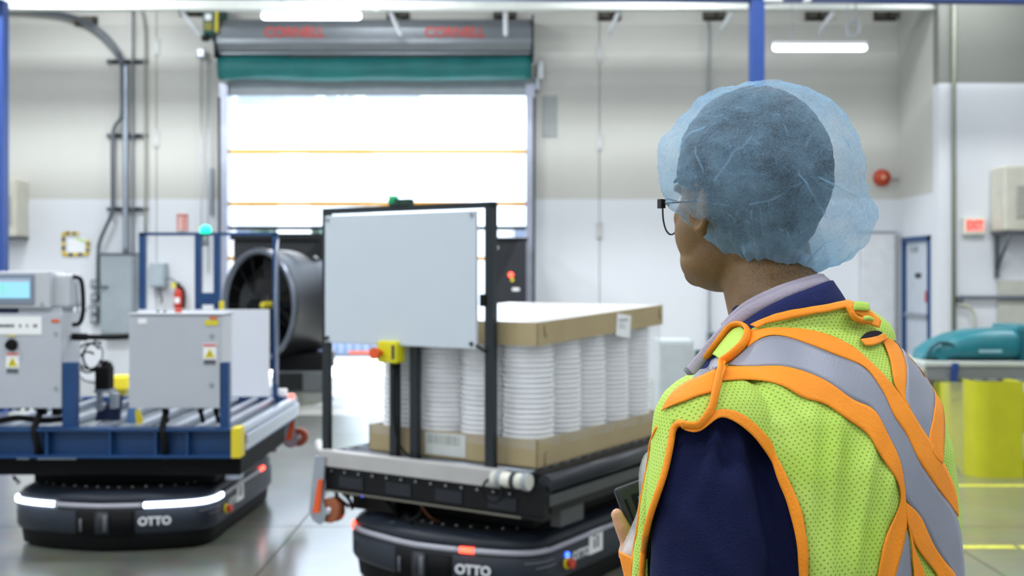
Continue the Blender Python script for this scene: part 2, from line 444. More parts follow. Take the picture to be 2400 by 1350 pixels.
# outside: yard, pale building, trees, all overexposed daylight
out = struct(MB().bb(-30, 30, YW+0.3, 60, -0.25, -0.05), 'ground_yard', mat('yard_concrete', (205, 205, 200), 0.8))
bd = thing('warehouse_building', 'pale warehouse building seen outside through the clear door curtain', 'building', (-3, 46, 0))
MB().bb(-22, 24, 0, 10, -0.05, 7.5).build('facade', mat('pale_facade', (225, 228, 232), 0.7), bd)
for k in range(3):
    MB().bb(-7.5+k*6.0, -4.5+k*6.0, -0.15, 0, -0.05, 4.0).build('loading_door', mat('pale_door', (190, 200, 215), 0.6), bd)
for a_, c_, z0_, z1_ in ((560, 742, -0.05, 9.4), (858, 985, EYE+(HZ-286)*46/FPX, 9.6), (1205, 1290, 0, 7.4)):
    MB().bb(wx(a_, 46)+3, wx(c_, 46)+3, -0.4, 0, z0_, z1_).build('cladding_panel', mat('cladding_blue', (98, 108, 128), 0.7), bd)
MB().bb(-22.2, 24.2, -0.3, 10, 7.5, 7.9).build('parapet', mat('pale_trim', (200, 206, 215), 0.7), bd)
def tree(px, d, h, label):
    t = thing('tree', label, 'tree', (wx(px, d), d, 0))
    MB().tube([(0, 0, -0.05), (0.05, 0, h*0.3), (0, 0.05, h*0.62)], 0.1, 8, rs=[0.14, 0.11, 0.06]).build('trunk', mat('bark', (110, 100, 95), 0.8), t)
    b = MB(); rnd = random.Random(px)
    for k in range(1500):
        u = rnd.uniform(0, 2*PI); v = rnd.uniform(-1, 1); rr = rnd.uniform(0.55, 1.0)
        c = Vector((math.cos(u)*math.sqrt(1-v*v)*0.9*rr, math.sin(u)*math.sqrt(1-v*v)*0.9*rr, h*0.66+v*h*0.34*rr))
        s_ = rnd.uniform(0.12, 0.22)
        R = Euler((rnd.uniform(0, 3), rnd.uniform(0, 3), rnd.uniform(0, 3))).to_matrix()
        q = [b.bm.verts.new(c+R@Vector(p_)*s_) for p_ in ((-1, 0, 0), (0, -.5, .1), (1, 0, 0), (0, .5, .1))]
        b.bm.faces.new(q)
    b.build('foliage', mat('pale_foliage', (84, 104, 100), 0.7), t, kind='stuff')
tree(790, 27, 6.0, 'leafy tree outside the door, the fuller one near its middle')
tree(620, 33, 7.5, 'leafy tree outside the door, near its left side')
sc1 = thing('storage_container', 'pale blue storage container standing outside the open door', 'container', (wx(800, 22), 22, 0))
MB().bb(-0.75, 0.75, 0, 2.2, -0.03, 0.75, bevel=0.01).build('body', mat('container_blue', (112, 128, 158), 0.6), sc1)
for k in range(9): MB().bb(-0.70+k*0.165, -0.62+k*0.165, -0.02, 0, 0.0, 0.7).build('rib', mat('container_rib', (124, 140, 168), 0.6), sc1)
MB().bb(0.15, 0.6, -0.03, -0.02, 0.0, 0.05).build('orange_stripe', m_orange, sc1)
# bollard-like lamp post outside
lp = thing('light_post', 'white square post outside the door between the two trees', 'post', (wx(690, 24), 24, 0))
MB().box(0, 0, 2.1, 0.75, 0.75, 4.2, taper=0.7).build('post', m_white, lp)
MB().bb(-0.5, 0.5, -0.5, 0.5, -0.05, 0.2).build('base', m_grey, lp)

# ================================================================== BEAMS AT THE TOP
bm_ = thing('gantry_frame', 'blue steel gantry frame with posts and top beam', 'gantry', (0, 0, 0))
dG = 12.9
zb = EYE+ (HZ-10)*13.05/FPX
MB().box(0.6, 12.85, zb+0.15, 16.6, 0.2, 0.30, rz=0.0267, bevel=0.01).build('beam', m_gantry, bm_)
for px, w_ in ((1773, 0.155), (-2, 0.155)):
    x = (px-1200)*dG/FPX
    p = MB().bb(x-w_/2, x+w_/2, dG-0.08, dG+0.08, 0, zb).build('post', m_gantry, bm_)
    MB().bb(x-0.15, x+0.15, dG-0.15, dG+0.15, 0, 0.015).build('base_plate', m_gantry, p)
for px in (1808, 1888):
    x = (px-1200)*dG/FPX
    MB().box(x, dG-0.02, zb+0.0, 0.22 if px < 1850 else 0.08, 0.2, 0.05, bevel=0.01).build('trolley', m_vis, bm_)
wb = thing('runway_beam', 'white steel runway beam under the roof along the back wall', 'beam', (0, 15.2, 0))
zr = EYE+(HZ-24)*15.2/FPX
b = MB().bb(X0, X1, -0.08, 0.08, zr, zr+0.03).bb(X0, X1, -0.012, 0.012, zr+0.03, zr+0.25).bb(X0, X1, -0.08, 0.08, zr+0.25, zr+0.28)
b.build('beam', mat('beam_white', (196, 200, 194), 0.5), wb)
for px in (455, 935, 1185, 1430, 1690, 1925):
    x = wx(px, 15.5)
    MB().tube([(x+0.10*(px > 1300)-0.1*(px < 1000), 0.05, zr), (x, 0.5, zr-0.22)], 0.035, 6).build('brace', m_white, wb)
for i, px in enumerate((205, 450, 935, 1185, 1430, 1675, 1915, 2075)):
    tag(MB().bb(-0.16, -0.03, -0.16, 0, -0.04, 0.04, bevel=0.008).bb(0.03, 0.14, -0.16, 0, -0.04, 0.04, bevel=0.008).bb(-0.18, 0.16, -0.03, 0, -0.07, 0.07).build('joist_seat', mat('dark_rust', (70, 66, 58), 0.7), None, (wx(px), YW, wz(38 if px > 500 else 50-22*(px > 300)))),
        'dark joist seat at the top of the back wall, '+('leftmost', 'second from the left', 'third from the left', 'fourth from the left', 'fourth from the right', 'third from the right', 'second from the right', 'rightmost')[i], 'bracket', 'joist seats along the top of the back wall')

# LED tube lamps
def tube_lamp(px, py, wpx, d, label):
    p = W(px, py, d); L = wpx*d/FPX
    t = thing('tube_lamp', label, 'lamp', p, 0, None)
    h = 0.043
    MB().bb(-L/2, L/2, -0.05, 0.05, 0.03, 0.07, bevel=0.01).build('housing', m_white, t)
    b = MB(); pts = [(-L/2+0.04+ (L-0.08)*i/6, 0, 0) for i in range(7)]
    b.tube([(-L/2, 0, 0), (-L/2+0.015, 0, 0)]+pts[0:]+[(L/2-0.015, 0, 0), (L/2, 0, 0)], h, 14, rs=[0.025, 0.037]+[h]*7+[0.037, 0.025])
    b.build('diffuser', m_lamp, t)
    for s_ in (-1, 1):
        MB().tube([(s_*L*0.3, 0, 0.06), (s_*L*0.3, 0, ZC-p.z)], 0.006, 5).build('hanger', m_steel, t)
    return t
tube_lamp(730, 38, 232, 13.6, 'lit white tube lamp hanging before the shutter hood')
tl2 = tube_lamp(1921, 112, 218, 14.2, 'lit white tube lamp hanging right of the blue post')
cc = thing('coiled_cord', 'small grey cord coil hanging above the right-hand tube lamp', 'cord', W(2000, 68, 14.3))
MB().tube([(0.08*math.cos(t*0.35), 0.02*math.sin(t*0.1), 0.09*math.sin(t*0.35)) for t in range(38)], 0.012, 6).build('coil', m_grey, cc)
MB().tube([(0.03, 0, 0.05), (0.03, 0, ZC-W(2000, 68, 14.3).z)], 0.012, 6).build('drop', m_grey, cc)
pc = thing('pipe_coupler', 'small white coupler hanging from the white runway beam before the hood', 'fitting', W(882, 18, 15.0))
MB().box(0, 0, 0, 0.09, 0.09, 0.07, bevel=0.02).cyl((0, 0, 0.02), (0, 0, 0.12), 0.03).build('body', m_vis, pc)
MB().cyl((0, 0, 0.1), (0, 0, 0.2), 0.035).build('neck', m_ink, pc)

# ================================================================== WALL FITTINGS, LEFT
m_cond = mat('conduit_metal', (158, 166, 178), 0.35, 0.6)
m_darkcond = mat('dark_conduit', (92, 98, 106), 0.45, 0.4)
def conduit(name, pxs, r, m, label, off=0.07, cat='conduit'):
    pts = [Vector((wx(a, YW-off), YW-off, wz(b, YW-off))) for a, b in pxs]
    b = MB().tube(spline(pts, 6) if len(pts) > 2 else pts, r, 10)
    return tag(b.build(name, m), label, cat)
conduit('conduit', [(295, 598), (294, 400), (294, 200), (294, 150)], 0.045, m_cond, 'thick galvanised conduit rising from the grey electrical cabinet')
conduit('conduit', [(230, 700), (230, 600), (236, 560), (262, 500), (264, 470), (264, 330), (270, 296), (285, 270), (286, 200), (284, 150), (262, 112), (215, 66), (150, 38), (60, 27), (0, 26)], 0.028, m_darkcond, 'dark bent conduit running from upper left down the wall to the outlets', 0.12)
conduit('conduit', [(291, 150), (270, 105), (222, 60), (150, 32), (20, 22)], 0.020, m_darkcond, 'thin dark conduit curving along the top left of the wall', 0.16)
conduit('conduit', [(340, 548), (340, 200), (338, 60), (322, 10), (300, -10)], 0.018, mat('beige_conduit', (150, 150, 140), 0.5), 'thin beige conduit right of the thick galvanised one')
conduit('conduit', [(312, 598), (311, 300), (311, 20)], 0.014, m_darkcond, 'thin grey conduit directly beside the thick galvanised one')
for k, py in enumerate((146, 319, 491)):
    t = thing('strut_channel', ['black strut channel holding the conduits, topmost of three', 'black strut channel holding the conduits, middle of three', 'black strut channel holding the conduits, lowest of three'][k], 'bracket', (wx(300), YW, wz(py)))
    MB().bb(-0.30, 0.30, -0.05, 0, -0.02, 0.02).bb(-0.30, 0.30, -0.055, -0.045, 0.02, 0.028).build('channel', m_blackmetal, t)
    for dx in (-0.24, -0.04, 0.1, 0.25):
        MB().box(dx, -0.07, 0, 0.05, 0.06, 0.06, bevel=0.01).build('clamp', m_darkcond, t)
# joint cover plates on the wall panels
for px, cy in ((367, (110, 325)), (1405, (127, 333, 540))):
    for py in cy:
        pos = {110: 'upper', 325: 'lower', 127: 'topmost', 333: 'middle', 540: 'lowest'}[py]
        side = 'left of the roll-up door' if px == 367 else 'right of the roll-up door'
        t = thing('joint_plate', f'{pos} pale cover plate on the wall joint {side}', 'plate', (wx(px), YW, wz(py)))
        MB().bb(-0.045, 0.045, -0.02, 0, -0.13, 0.13, bevel=0.008).build('plate', mat('plate_paint', (188, 189, 186), 0.5), t)
        for s_ in (-1, 1): MB().cyl((0, -0.03, s_*0.09), (0, -0.015, s_*0.09), 0.014, seg=8).build('bolt', m_grey, t)
conduit('conduit', [(1662, 790), (1662, 400), (1661, 50)], 0.022, mat('pale_conduit', (150, 156, 160), 0.5), 'straight pale conduit on the back wall left of the blue post')
t = thing('junction_box', 'small grey junction box at the foot of the straight pale conduit', 'box', (wx(1663), YW-0.05, wz(787)))
MB().box(0, 0, 0, 0.11, 0.1, 0.16, bevel=0.02).build('housing', m_grey, t); MB().box(0, -0.055, 0, 0.07, 0.01, 0.1).build('cover', m_darkcond, t)
tag(MB().box(0, 0, 0, 0.15, 0.10, 0.13, bevel=0.01).build('outlet_box', mat('dark_green', (22, 70, 60), 0.5), None, (wx(1640), YW-0.06, wz(830))), 'small dark green outlet box low on the back wall', 'box')

ec = thing('electrical_cabinet', 'tall grey electrical cabinet on the wall under the conduits', 'cabinet', (wx(287), YW-0.025, 0))
z0, z1 = wz(782), wz(597)
MB().bb(-0.24, 0.24, -0.22, 0, z0, z1, bevel=0.01).build('body', mat('cabinet_grey', (138, 148, 154), 0.5), ec)
dr = MB().bb(-0.225, 0.225, -0.24, -0.22, z0+0.02, z1-0.02, bevel=0.006).build('door', mat('cabinet_grey_door', (142, 152, 158), 0.45), ec)
MB().box(-0.16, -0.26, 1.4, 0.1, 0.03, 0.03, bevel=0.008).build('handle', m_darkcond, dr)
MB().bb(-0.26, 0.26, -0.25, 0, z1, z1+0.02).build('drip_cap', m_darkcond, ec)
sb = thing('switch_box', 'small grey switch box on the wall above the fire extinguisher', 'box', (wx(377), YW-0.1, wz(645)))
MB().box(0, 0, 0, 0.23, 0.2, 0.36, bevel=0.015).build('housing', mat('switch_grey', (152, 164, 172), 0.5), sb)
MB().box(0, -0.105, 0, 0.19, 0.02, 0.31, bevel=0.006).build('lid', mat('switch_grey_lid', (158, 170, 178), 0.5), sb)
MB().tube([(0.02, 0, -0.18), (0.02, 0, -0.28), (0.05, 0, -0.34), (0.03, 0, -0.42)], 0.014, 6).build('lead', m_darkcond, sb)
MB().tube(spline([(0.11, 0, -0.05), (0.2, 0, -0.06), (0.3, 0.02, -0.16), (0.34, 0.02, -0.3)]), 0.010, 6).build('hose', m_darkcond, sb)
# power sockets column
for k, py in enumerate((665, 697, 727, 748)):
    pos = ('topmost', 'second from the top', 'third from the top', 'lowest')[k]
    t = thing('power_outlet', f'small grey power outlet under the dark bent conduit, {pos}', 'outlet', (wx(226), YW-0.05, wz(py)), 0, 'power outlets under the dark conduit')
    MB().box(0, 0, 0, 0.11, 0.10, 0.12, bevel=0.012).build('body', m_darkcond, t)
    MB().box(0, -0.055, 0.0, 0.07, 0.015, 0.08, bevel=0.01).build('cover', m_grey, t)
conduit('cord', [(225, 700), (200, 730), (170, 770)], 0.008, m_darkcond, 'thin cord hanging from the outlets towards the touch screen console', 0.1, 'cord')
# fire extinguisher
fe = thing('fire_extinguisher', 'red fire extinguisher with black hose hanging on the back wall', 'extinguisher', (wx(424), YW-0.12, wz(722)))
MB().lathe([(0.0, 0), (0.06, 0), (0.066, 0.02), (0.066, 0.22), (0.05, 0.27), (0.02, 0.30), (0, 0.30)], 20).build('cylinder', m_red, fe)
MB().box(0, 0, 0.33, 0.05, 0.04, 0.06, bevel=0.01).box(-0.03, 0, 0.37, 0.12, 0.03, 0.02, rz=0.1).build('valve', m_blackmetal, fe)
MB().tube(spline([(0.02, -0.03, 0.33), (0.09, -0.03, 0.26), (0.10, -0.03, 0.12), (0.09, -0.03, 0.0)]), 0.018, 8).build('hose', m_rubber, fe)
MB().box(0, -0.067, 0.12, 0.07, 0.01, 0.08).build('sticker', m_vis, fe)
MB().box(-0.06, -0.03, 0.34, 0.06, 0.02, 0.07, ry=0.3).build('tag', m_yellow, fe)
MB().box(0.0, 0.07, 0.18, 0.08, 0.08, 0.3).build('wall_bracket', m_darkcond, fe)
fs = thing('extinguisher_sign', 'narrow red and white sign high on the wall above the extinguisher', 'sign', (wx(428), YW-0.01, wz(521)))
MB().box(0, 0, 0, 0.16, 0.02, 0.26).build('panel', mat('sign_pale_red', (222, 190, 184), 0.6), fs)
MB().bb(-0.075, 0.075, -0.015, -0.01, 0.09, 0.12).bb(0.0, 0.03, -0.015, -0.01, -0.12, 0.09).bb(-0.075, -0.055, -0.015, -0.01, -0.12, 0.12).bb(0.055, 0.075, -0.015, -0.01, -0.12, 0.12).build('stripe', mat('sign_red', (200, 110, 100), 0.6), fs)
# hazard striped frame sign
hs = thing('hazard_sign', 'white notice framed by yellow and black hazard tape', 'sign', (wx(178), YW-0.01, wz(572)))
MB().box(0.01, 0, -0.03, 0.26, 0.015, 0.2).build('notice', m_vis, hs)
m_haz = mat('hazard_yellow', (222, 190, 40), 0.5)
cs = [(-0.18, 0.165), (0.05, 0.155), (0.19, 0.06), (0.18, -0.15), (-0.18, -0.16)]
for i in range(5):
    a = Vector((cs[i][0], 0, cs[i][1])); c = Vector((cs[(i+1) % 5][0], 0, cs[(i+1) % 5][1])); n_ = 5
    if i == 1: continue
    for k in range(n_):
        p0 = a.lerp(c, k/n_); p1 = a.lerp(c, (k+1)/n_)
        dd = (p1-p0); mid = (p0+p1)/2; ang = math.atan2(dd.z, dd.x)
        MB().box(mid.x, -0.008, mid.z, dd.length, 0.006, 0.045, ry=-ang).build('tape_piece', m_haz if k % 2 == 0 else m_ink, hs)
MB().box(0.08, -0.009, 0.06, 0.15, 0.006, 0.03, ry=0.35).build('tape_piece', mat('green_tape', (190, 220, 120), 0.5), hs)
# wall unit heater at far left and far right
def unit(name, label, x, y, z, w_, h_, brk):
    t = thing(name, label, 'heater', (x, y, z))
    MB().box(0, -0.22, 0, w_, 0.44, h_, bevel=0.04, seg=3).build('casing', mat('cream_casing', (196, 194, 180), 0.5), t)
    g = MB().box(0, -0.445, -0.05, w_*0.7, 0.02, h_*0.5).build('grille', mat('grille_grey', (170, 168, 156), 0.5), t)
    for k in range(6): MB().box(0, -0.458, -0.05-h_*0.2+k*h_*0.08, w_*0.66, 0.012, 0.012).build('slat', m_grey, g)
    MB().box(0, -0.2, -h_/2-0.02, w_*0.98, 0.4, 0.035).build('drip_tray', m_darkcond, t)
    if brk:
        for s_ in (-1, 1):
            MB().bb(s_*w_*0.42-0.025, s_*w_*0.42+0.025, -0.05, 0, -h_/2-0.62, -h_/2).tube([(s_*w_*0.42, -0.03, -h_/2-0.5), (s_*w_*0.42, -0.42, -h_/2-0.04)], 0.025, 6).bb(s_*w_*0.42-0.03, s_*w_*0.42+0.03, -0.42, 0, -h_/2-0.06, -h_/2-0.02).build('wall_bracket', m_darkcond, t)
    return t
unit('unit_heater', 'cream wall heater at the left edge beside the blue gantry post', wx(14, YW-0.3), YW, wz(490), 0.42, 0.85, False)
xr = (2430-1200)*(YJ-0.3)/FPX
uh = unit('unit_heater', 'cream wall heater on a steel bracket at the right edge', xr, YJ-0.025, EYE-(466-HZ)*(YJ-0.3)/FPX, 1.0, 0.86, True)
tag(MB().bb(-0.4, 0.6, -0.012, 0, 0, 0.75).build('backing_plate', mat('beige_panel', (186, 186, 176), 0.6), None, (xr, YJ-0.025, 0.75)), 'beige backing plate on the right wall below the bracketed heater', 'plate')

# ================================================================== RIGHT WALL FITTINGS
def rx(px, off=0.0): return (px-1200)*(YJ-off)/FPX
def rzz(py, off=0.0): return EYE-(py-HZ)*(YJ-off)/FPX
tag(MB().tube([(0, 0, 0.75), (0, 0, ZC)], 0.028, 8).build('conduit', mat('olive_conduit', (128, 132, 118), 0.5), None, (rx(2236, 0.05), YJ-0.05, 0)), 'vertical olive pipe on the right wall left of the exit sign', 'pipe')
hp = thing('wall_pipe', 'horizontal grey pipe with a drop bend below the exit sign', 'pipe', (0, YJ-0.08, 0))
MB().tube([(rx(2245), 0, rzz(697)), (rx(2700), 0, rzz(699))], 0.03, 8).build('run', m_darkcond, hp)
MB().tube(spline([(rx(2240), -0.02, rzz(712)), (rx(2262), -0.02, rzz(718)), (rx(2276), -0.02, rzz(740)), (rx(2278), -0.02, rzz(800))]), 0.022, 8).build('drop_bend', mat('beige_pipe', (176, 178, 160), 0.5), hp)
MB().box(rx(2244), 0, rzz(702), 0.08, 0.08, 0.1, bevel=0.02).build('coupling', m_darkcond, hp)
es = thing('exit_sign', 'pale exit sign with red EXIT letters on the right wall', 'sign', (rx(2278), YJ-0.05, rzz(531)))
MB().box(0, 0, 0, 0.30, 0.08, 0.23, bevel=0.015).build('housing', mat('sign_cream', (214, 214, 200), 0.5), es)
MB().box(0, -0.042, 0.01, 0.25, 0.01, 0.16).build('face', mat('exit_face', (240, 170, 160), 0.5, emit=0.25, emit_rgb=(255, 160, 150)), es)
text_obj('lettering', 'EXIT', 0.17, mat('exit_red_light', (240, 60, 50), 0.5, emit=0.6, emit_rgb=(255, 50, 40), var=0), es, (0, -0.05, 0.01), (PI/2, 0, 0), 0.003, 0.004, label='red EXIT lettering', xs=0.62)
fb = thing('fire_bell', 'round red fire alarm bell high on the wall', 'bell', (wx(2066), YW, wz(417)))
Mb = Matrix.Rotation(PI/2, 4, 'X')
MB().lathe([(0.0, 0.10), (0.03, 0.10), (0.04, 0.095), (0.10, 0.085), (0.125, 0.05), (0.13, 0.02), (0.13, 0.0)], 28, Mb).build('gong', mat('bell_red', (178, 62, 30), 0.35), fb)
MB().lathe([(0.0, 0.125), (0.03, 0.12), (0.035, 0.10)], 16, Mb).build('hub', mat('bell_hub', (225, 160, 130), 0.4), fb)
bc = conduit('bell_wire', [(2092, 421), (2140, 412), (2188, 404)], 0.012, mat('pale_conduit', (150, 156, 160), 0.5), 'thin wire conduit running right from the red bell', 0.03)

# ================================================================== floor markings (paint lines)
m_line = mat('floor_yellow', (206, 204, 70), 0.5, var=0.25, vscale=20)
for k, (py, lab) in enumerate(((1138, 'worn yellow floor line just before the yellow guard'), (1282, 'worn yellow floor line nearest the camera at lower right'))):
    d = EYE*FPX/(py-HZ)
    b = MB(); rnd = random.Random(k)
    x = 2.6
    while x < 6.5:
        L = rnd.uniform(0.3, 0.8); b.bb(x, x+L-(0.0 if k == 0 else 0.03), d-0.035, d+0.035, 0.0, 0.0015); x += L
    tag(b.build('floor_line', m_line, None), lab, 'line')
# ================================================================== MOBILE ROBOTS
m_shell = mat('robot_shell', (34, 41, 52), 0.45, var=0.08, bump=0.04, spec=0.35)
m_skirt = mat('robot_skirt', (7, 8, 10), 0.65, bump=0.05, spec=0.2)
m_deckblk = mat('robot_top', (11, 12, 14), 0.7, bump=0.15, bscale=30, spec=0.25)
m_stripgrey = mat('strip_grey', (176, 176, 188), 0.35, 0.2)
m_logo = mat('logo_white', (218, 222, 228), 0.5, var=0)

def outline(inset=0.0, n=6):
    """plan outline of the robot, counter-clockwise from the left rear; front is -y"""
    half = [(0.0, -0.90), (0.13, -0.885), (0.27, -0.855), (0.42, -0.81), (0.54, -0.745), (0.592, -0.66), (0.60, -0.54), (0.60, -0.2), (0.60, 0.2), (0.60, 0.52), (0.585, 0.66), (0.53, 0.77), (0.42, 0.84), (0.2, 0.88), (0.0, 0.89)]
    half = [tuple(p[:2]) for p in spline([(x, y, 0) for x, y in half], 3)]
    pts = half+[(-x, y) for x, y in half[::-1][1:-1]]
    return [(x*(1-inset/0.6), y*(1-inset/0.9)) for x, y in pts]
def ribbon(mb, s0, s1, z0, z1, off=0.006, inset=0.0, th=0.012):
    """band lying on the outline between arc fractions measured in metres from the nose (negative = left)"""
    P = outline(inset); n = len(P)
    cum = [0.0]
    for i in range(1, n//2+1): cum.append(cum[-1]+math.dist(P[i], P[i-1]))
    def at(s):
        a = abs(s); i = 1
        while i < len(cum)-1 and cum[i] < a: i += 1
        t = (a-cum[i-1])/(cum[i]-cum[i-1]); x = P[i-1][0]*(1-t)+P[i][0]*t; y = P[i-1][1]*(1-t)+P[i][1]*t
        dx = P[i][0]-P[i-1][0]; dy = P[i][1]-P[i-1][1]; L = math.hypot(dx, dy); nx, ny = dy/L, -dx/L
        if s < 0: x = -x; nx = -nx
        return x, y, nx, ny
    N = max(3, int(abs(s1-s0)/0.03)); rings = []
    for k in range(N+1):
        x, y, nx, ny = at(s0+(s1-s0)*k/N)
        o0, o1 = off, off-th
        rings.append([(x+nx*o1, y+ny*o1, z0), (x+nx*o0, y+ny*o0, z0+0.004), (x+nx*o0, y+ny*o0, z1-0.004), (x+nx*o1, y+ny*o1, z1)])
    mb.loft(rings); return at
def build_amr(root, lit, ang_logo=True, side_items=True, marks=True):
    rings = []
    for z, ins in ((0.085, 0.05), (0.105, 0.012), (0.13, 0.0), (0.245, 0.0), (0.252, 0.010), (0.288, 0.014), (0.294, 0.008), (0.325, 0.03), (0.342, 0.06), (0.345, 0.075)):
        rings.append([(x, y, z) for x, y in outline(ins)])
    sh = MB().loft(rings).build('shell', m_shell, root)
    sk = []
    for z, ins in ((0.010, 0.05), (0.02, 0.03), (0.09, 0.022), (0.10, 0.022)): sk.append([(x, y, z) for x, y in outline(ins)])
    MB().loft(sk).build('skirt', m_skirt, root)
    top = MB().loft([[(x, y, z) for x, y in outline(i_)] for z, i_ in ((0.344, 0.09), (0.352, 0.095))]).build('top_plate', m_deckblk, root)
    rnd = random.Random(3)
    P = outline(0.13)
    for k in range(0, len(P), 2):
        MB().cyl((P[k][0], P[k][1], 0.35), (P[k][0], P[k][1], 0.358), 0.008, seg=6).build('screw', m_steel, top)
    for x in (-0.45, 0.45):
        for y in (-0.45, 0.45): MB().cyl((x-0.02, y, 0.045), (x+0.02, y, 0.045), 0.045, seg=20).build('wheel', m_rubber, root)
    for s_ in (-0.52, 0.52): MB().cyl((s_-0.03, 0, 0.10), (s_+0.03, 0, 0.10), 0.10, seg=24).build('drive_wheel', m_rubber, root)
    # light strip around the shell
    at = None
    for s0, s1, kind in lit:
        b = MB(); at = ribbon(b, s0, s1, 0.256, 0.286, 0.008)
        b.build('light_bar' if kind != 'g' else 'trim_strip', {'g': m_stripgrey, 'w': m_whiteled, 'r': m_redled}[kind], root)
    # scanner recess at the nose
    b = MB(); ribbon(b, -0.14, 0.20, 0.105, 0.245, 0.004, 0.0, 0.02); sp_ = b.build('scanner_panel', m_skirt, root)
    b = MB(); ribbon(b, -0.02, 0.06, 0.11, 0.24, 0.010); b.build('scanner_pillar', mat('robot_trim', (30, 34, 42), 0.5), sp_)
    b = MB(); ribbon(b, 0.028, 0.05, 0.125, 0.225, 0.016); b.build('scanner_ring', mat('dim_grey', (90, 94, 100), 0.4), sp_)
    b = MB(); ribbon(b, -0.115, -0.10, 0.12, 0.20, 0.010); b.build('scanner_slit', mat('dim_grey', (90, 94, 100), 0.4), sp_)
    # air slots at the front corner
    for (s0, s1, z) in ((0.56, 0.74, 0.215), (0.62, 0.76, 0.188)):
        b = MB(); ribbon(b, s0, s1, z, z+0.010, 0.004); b.build('air_slot', mat('slot_grey', (120, 124, 134), 0.5), root)
        b = MB(); ribbon(b, -s1, -s0, z, z+0.010, 0.004); b.build('air_slot', mat('slot_grey', (120, 124, 134), 0.5), root)
    # OTTO logo front right
    x, y, nx, ny = at(0.31); rz = math.atan2(ny, nx)+PI/2
    text_obj('lettering', 'OTTO', 0.064, m_logo, root, (x+nx*0.006, y+ny*0.006, 0.178), (PI/2, 0, rz), 0.002, 0.0028, 1.0, label='white OTTO lettering')
    # OTTO logo on the side
    text_obj('lettering', 'OTTO', 0.060, m_logo, root, (0.604, -0.33, 0.190), (PI/2, 0, PI/2), 0.002, 0.0025, 1.0, label='white OTTO lettering')
    MB().bb(0.600, 0.606, -0.245, -0.105, 0.165, 0.285).build('asset_label', m_vis, root)
    lb = MB()
    lb.bb(0.606, 0.6075, -0.20, -0.185, 0.19, 0.235).bb(0.606, 0.6075, -0.20, -0.185, 0.245, 0.258).bb(0.606, 0.6075, -0.165, -0.15, 0.19, 0.25)
    lb.build('label_print', m_ink, root)
    x, y, nx, ny = at(0.86)
    es = MB().cyl((x-nx*0.01, y-ny*0.01, 0.175), (x+nx*0.012, y+ny*0.012, 0.175), 0.030, seg=16).build('stop_collar', m_yellow, root)
    MB().cyl((x+nx*0.012, y+ny*0.012, 0.175), (x+nx*0.04, y+ny*0.04, 0.175), 0.020, 0.024, seg=16).build('stop_button', m_red, es)
    for s_ in (-0.62, -0.5):
        pass
    # amber floor warning decals on the skirt
    if marks:
        for s_ in (-0.33, 0.30):
            b = MB(); ribbon(b, s_-0.09, s_+0.09, 0.045, 0.055, 0.004, 0.042); ribbon(b, s_-0.02, s_+0.02, 0.055, 0.07, 0.004, 0.042)
            b.build('warning_decal', mat('amber_ink', (140, 86, 20), 0.6), root)
    # pale plate added for light showing through the gap under the front corner
    for s_ in (-0.66,):
        b = MB(); ribbon(b, s_-0.06, s_+0.07, 0.040, 0.082, 0.006, 0.036); b.build('gap_light_plate', mat('gap_light_grey', (176, 180, 180), 0.5), root)
    return at

def guide_roller(root, x, y, ztop, zax, m_wheel, sx=1):
    """hanging arm plate (faces the front) carrying a guide wheel between two cheeks"""
    pl = [(x-0.035, ztop), (x+0.035, ztop), (x+0.02, zax+0.06), (x+0.045, zax+0.0), (x+0.03, zax-0.045), (x-0.005, zax-0.065), (x-0.05, zax-0.05), (x-0.075, zax+0.0)]
    g = MB().prism(pl, y-0.012, y).build('hanger_plate', m_steel, root)
    MB().cyl((x+0.045, y+0.004, zax+0.01), (x+0.045, y+0.062, zax+0.01), 0.064, seg=28).build('guide_wheel', m_wheel, g)
    MB().cyl((x+0.045, y-0.010, zax+0.01), (x+0.045, y+0.07, zax+0.01), 0.018, seg=14).build('axle', m_alu, g)
    MB().prism([(x-0.005, ztop-0.12), (x+0.022, ztop-0.12), (x+0.0, zax+0.0), (x-0.045, zax-0.01)], y-0.020, y-0.012).build('orange_glow_strip', m_orange, g)  # orange glow on the hanger plate, built as a coloured strip
    return g

# ------------------------------------------------------------------ robot nearest: black frame with sign, cartons of nested tubs
Y2 = -math.radians(33)
C2 = Vector((0.02, 6.18, 0))
r2 = thing('mobile_robot', 'low black OTTO robot with red running lights, front right, under the carton load', 'robot', C2, Y2)
build_amr(r2, [(-1.52, -0.72, 'g'), (-0.72, -0.52, 'r'), (-0.52, 0.24, 'g'), (0.24, 0.315, 'r'), (0.315, 1.9, 'g')], marks=False)
at_ = None
MB().cyl((0.595, -0.47, 0.215), (0.612, -0.47, 0.215), 0.014, seg=12).build('status_light', m_blueled, r2)
MB().cyl((0.595, -0.47, 0.17), (0.608, -0.47, 0.17), 0.016, seg=12).build('key_switch', m_blackmetal, r2)

